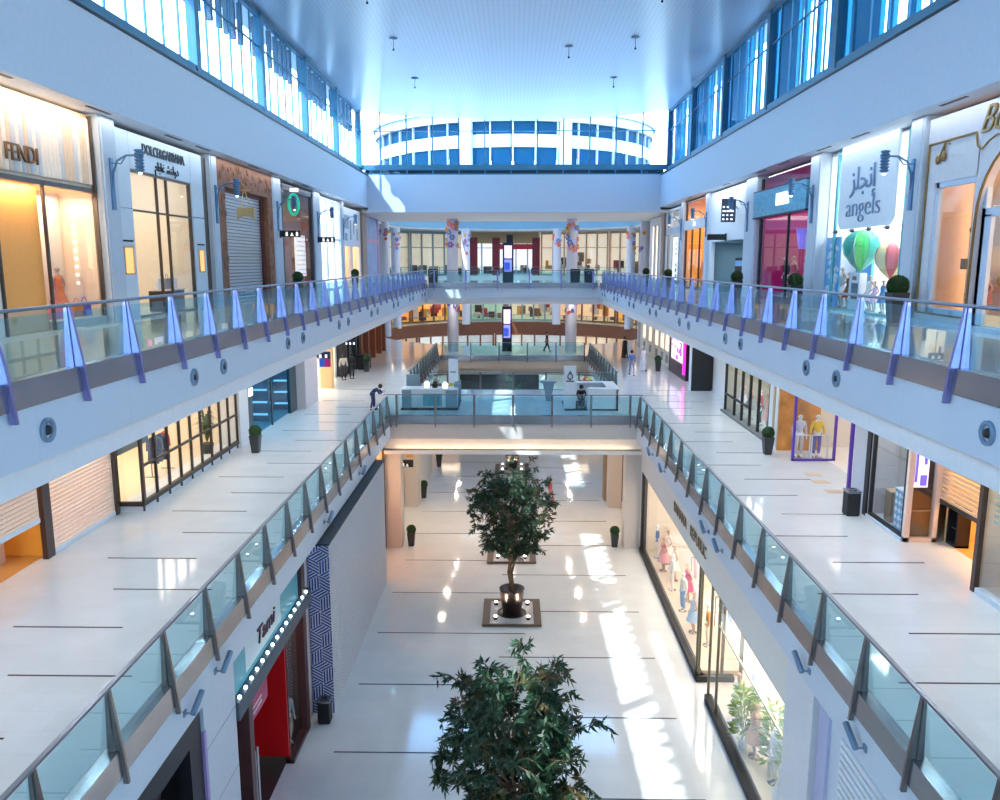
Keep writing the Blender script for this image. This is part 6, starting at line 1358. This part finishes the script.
warm1=em('warm_yellow_glow',(.92,.74,.54),.45); warm2=em('cream_glow',(1,.80,.60),.6); whiteg=em('white_glow',(.95,.97,1),.9); orang=em('deep_orange_glow',(1,.42,.06),.85); gry=mat('grey_teal_metal',(.28,.38,.42),.4); redm=mat('crimson_portal',(.55,.01,.03),.45); 
zt=17.55
rshop(158,178,U,zt,'plain','blue grey lit shopfront furthest left round the upper rotunda',em('blue_grey_glow',(.5,.62,.8),.6),colm)
rshop(133,157,U,zt,'plain','warm yellow windows on the left of the upper rotunda',warm1,gry)
rshop(108,132,U,zt,'plain','warm yellow windows left on the upper rotunda, behind the left front column',warm1,gry)
t=rshop(80,107,U,zt,'plain','crimson framed white shopfront in the middle of the upper rotunda',whiteg,mat('pale_grey_frame_b',(.7,.72,.75),.4))
for a in (106,97,81): b=MB(); e=a*PI/180; b.obox((18.9*math.cos(e),RC+18.9*math.sin(e),U+2.4),.25,1.0,4.8,e); b.build('crimson_pier',mat('dark_crimson',(.22,.01,.03),.5),t)
b=MB(); b.lathe([(18.8,U+3.3),(18.8,U+4.0)],(0,RC,0),10,2,81*PI/180,98*PI/180); b.build('crimson_header',redm,t)
b=MB(); b.lathe([(18.82,U+4.05),(18.82,zt)],(0,RC,0),10,2,80*PI/180,107*PI/180); b.build('tan_header',mat('tan_header',(.5,.32,.16),.5),t)
rshop(52,79,U,zt,'goods','cream lit shopfront right on the upper rotunda, behind the right front column',warm2,mat('rose_tan_frame',(.66,.46,.34),.5))
rshop(28,51,U,zt,'goods','cream lit shopfront right on the upper rotunda, beyond the tan pier',warm2,mat('rose_tan_frame',(.66,.46,.34),.5))
rshop(2,27,U,zt,'plain','warm lit shopfront furthest right round the upper rotunda',warm1,colm)
zm=10.9
rshop(133,165,M,zm,'goods','glowing orange shop left on the middle level of the rotunda',orang,brown)
rshop(108,132,M,zm,'goods','glowing amber shop behind the left front column on the middle level of the rotunda',em('amber_glow_b',(1,.45,.10),.8),brown)
rshop(92,107,M,zm,'goods','pale green and white shop left of the totem on the middle rotunda level',em('pale_green_glow',(.45,.66,.50),.45),gry)
rshop(73,91,M,zm,'goods','cream and green shop right of the screen totem on the middle level of the rotunda',em('cream_green_glow',(.78,.70,.48),.5),gry)
rshop(48,72,M,zm,'goods','warm goods shop right of the right front column on the middle level of the rotunda',em('rosy_warm_glow',(1,.62,.36),.6),brown)
rshop(15,47,M,zm,'goods','glowing yellow orange shop right on the middle level of the rotunda',orang,brown)
for a0,a1,n,gm in ((130,165,'far left',warm1),(98,129,'left of centre',whiteg),(66,97,'right of centre',whiteg),(20,65,'far right',warm1)):
    rshop(a0,a1,G,4.4,'goods','lit ground floor shop of the rotunda, %s'%n,em('dim_glow_'+n.replace(' ','_'),(.8,.6,.42) if 'far' in n else (.7,.75,.8),.4),brown)
for k,(x,y,z) in enumerate(((0,RC,19.3),)):
    area('rotunda_daylight',(x,y,z),20,20,2600,(.75,.88,1),shape='DISK')
for z,p in ((11.0,700),(4.6,700)):
    for a in (30,60,90,120,150):
        e=a*PI/180; area('ring_ceiling_lamp',(17*math.cos(e),RC+17*math.sin(e),z),3,3,p/5,(1,.78,.52))
for x in (-8,0,8): area('far_ceiling_lamp',(x,67,17.2),4,6,150,(1,.92,.85))
# ================================================================== CAMERA, LIGHT
cam=bpy.data.cameras.new('camera'); co=bpy.data.objects.new('camera',cam); COL.objects.link(co)
th=math.atan(138/800); psi=math.atan(13.5*math.cos(th)/800)
co.location=(0,0,13.67); co.rotation_euler=(PI/2-th,0,psi)
cam.sensor_fit='HORIZONTAL'; cam.sensor_width=36; cam.lens=800*36/1000; cam.clip_end=500; cam.clip_start=.05
sc.camera=co
w=bpy.data.worlds.new('sky'); sc.world=w; w.use_nodes=True
nt=w.node_tree; bg=nt.nodes['Background']
tc=nt.nodes.new('ShaderNodeTexCoord'); sp=nt.nodes.new('ShaderNodeSeparateXYZ'); rp=nt.nodes.new('ShaderNodeValToRGB')
nt.links.new(tc.outputs['Generated'],sp.inputs[0]); nt.links.new(sp.outputs[2],rp.inputs[0]); nt.links.new(rp.outputs[0],bg.inputs[0])
rp.color_ramp.elements[0].color=(.72,.90,1,1); rp.color_ramp.elements[1].color=(.10,.42,.95,1); rp.color_ramp.elements[1].position=.75
bg.inputs[1].default_value=SKY
sun=bpy.data.lights.new('sun','SUN'); sun.energy=SUN; sun.angle=.009; sun.color=(1,.96,.9)
so=bpy.data.objects.new('sun',sun); COL.objects.link(so)
so.rotation_euler=Vector((1,.7,-1.47)).to_track_quat('-Z','Y').to_euler(); so.location=(-60,-20,80)
# sky portals at the clerestory
for s in (-1,1):
    p=area('clerestory_portal',(s*11.05,27,22.4),66,4.0,1,rot=(0,s*PI/2,0)); p.data.cycles.is_portal=True
    p.data.size=4.0; p.data.size_y=66
# gallery downlights under the slabs
for s in (-1,1):
    for k in range(9):
        y=11+5.4*k
        area('gallery_downlight',(s*9.3,y,10.6),.25,.25,75,(.86,.93,1),shape='DISK')
        area('gallery_downlight',(s*7.6,y+2.7,10.6),.2,.2,36,(.86,.93,1),shape='DISK')
for x in (-4,0,4):
    for y in (42.5,46): area('bridge_downlight',(x,y,3.95),.3,.3,75,(1,.76,.55),shape='DISK')
for x in (-5,0,5):
    for y in (68,71.5): area('bridge_downlight',(x,y,4.3),.3,.3,70,(1,.82,.65),shape='DISK'); area('bridge_downlight',(x,y-4,10.6),.3,.3,50,(1,.9,.8),shape='DISK')
sc.view_settings.view_transform='Standard'; sc.view_settings.look='None'; sc.view_settings.exposure=EXPO; sc.view_settings.gamma=1
sc.view_settings.use_curve_mapping=False
c=sc.cycles
c.use_denoising=True; c.max_bounces=8; c.diffuse_bounces=4; c.glossy_bounces=4; c.transparent_max_bounces=24; c.transmission_bounces=4
c.sample_clamp_indirect=6; c.caustics_reflective=False; c.caustics_refractive=False; c.use_light_tree=True
try: c.denoiser='OPENIMAGEDENOISE'; c.denoising_input_passes='RGB_ALBEDO_NORMAL'
except Exception: pass
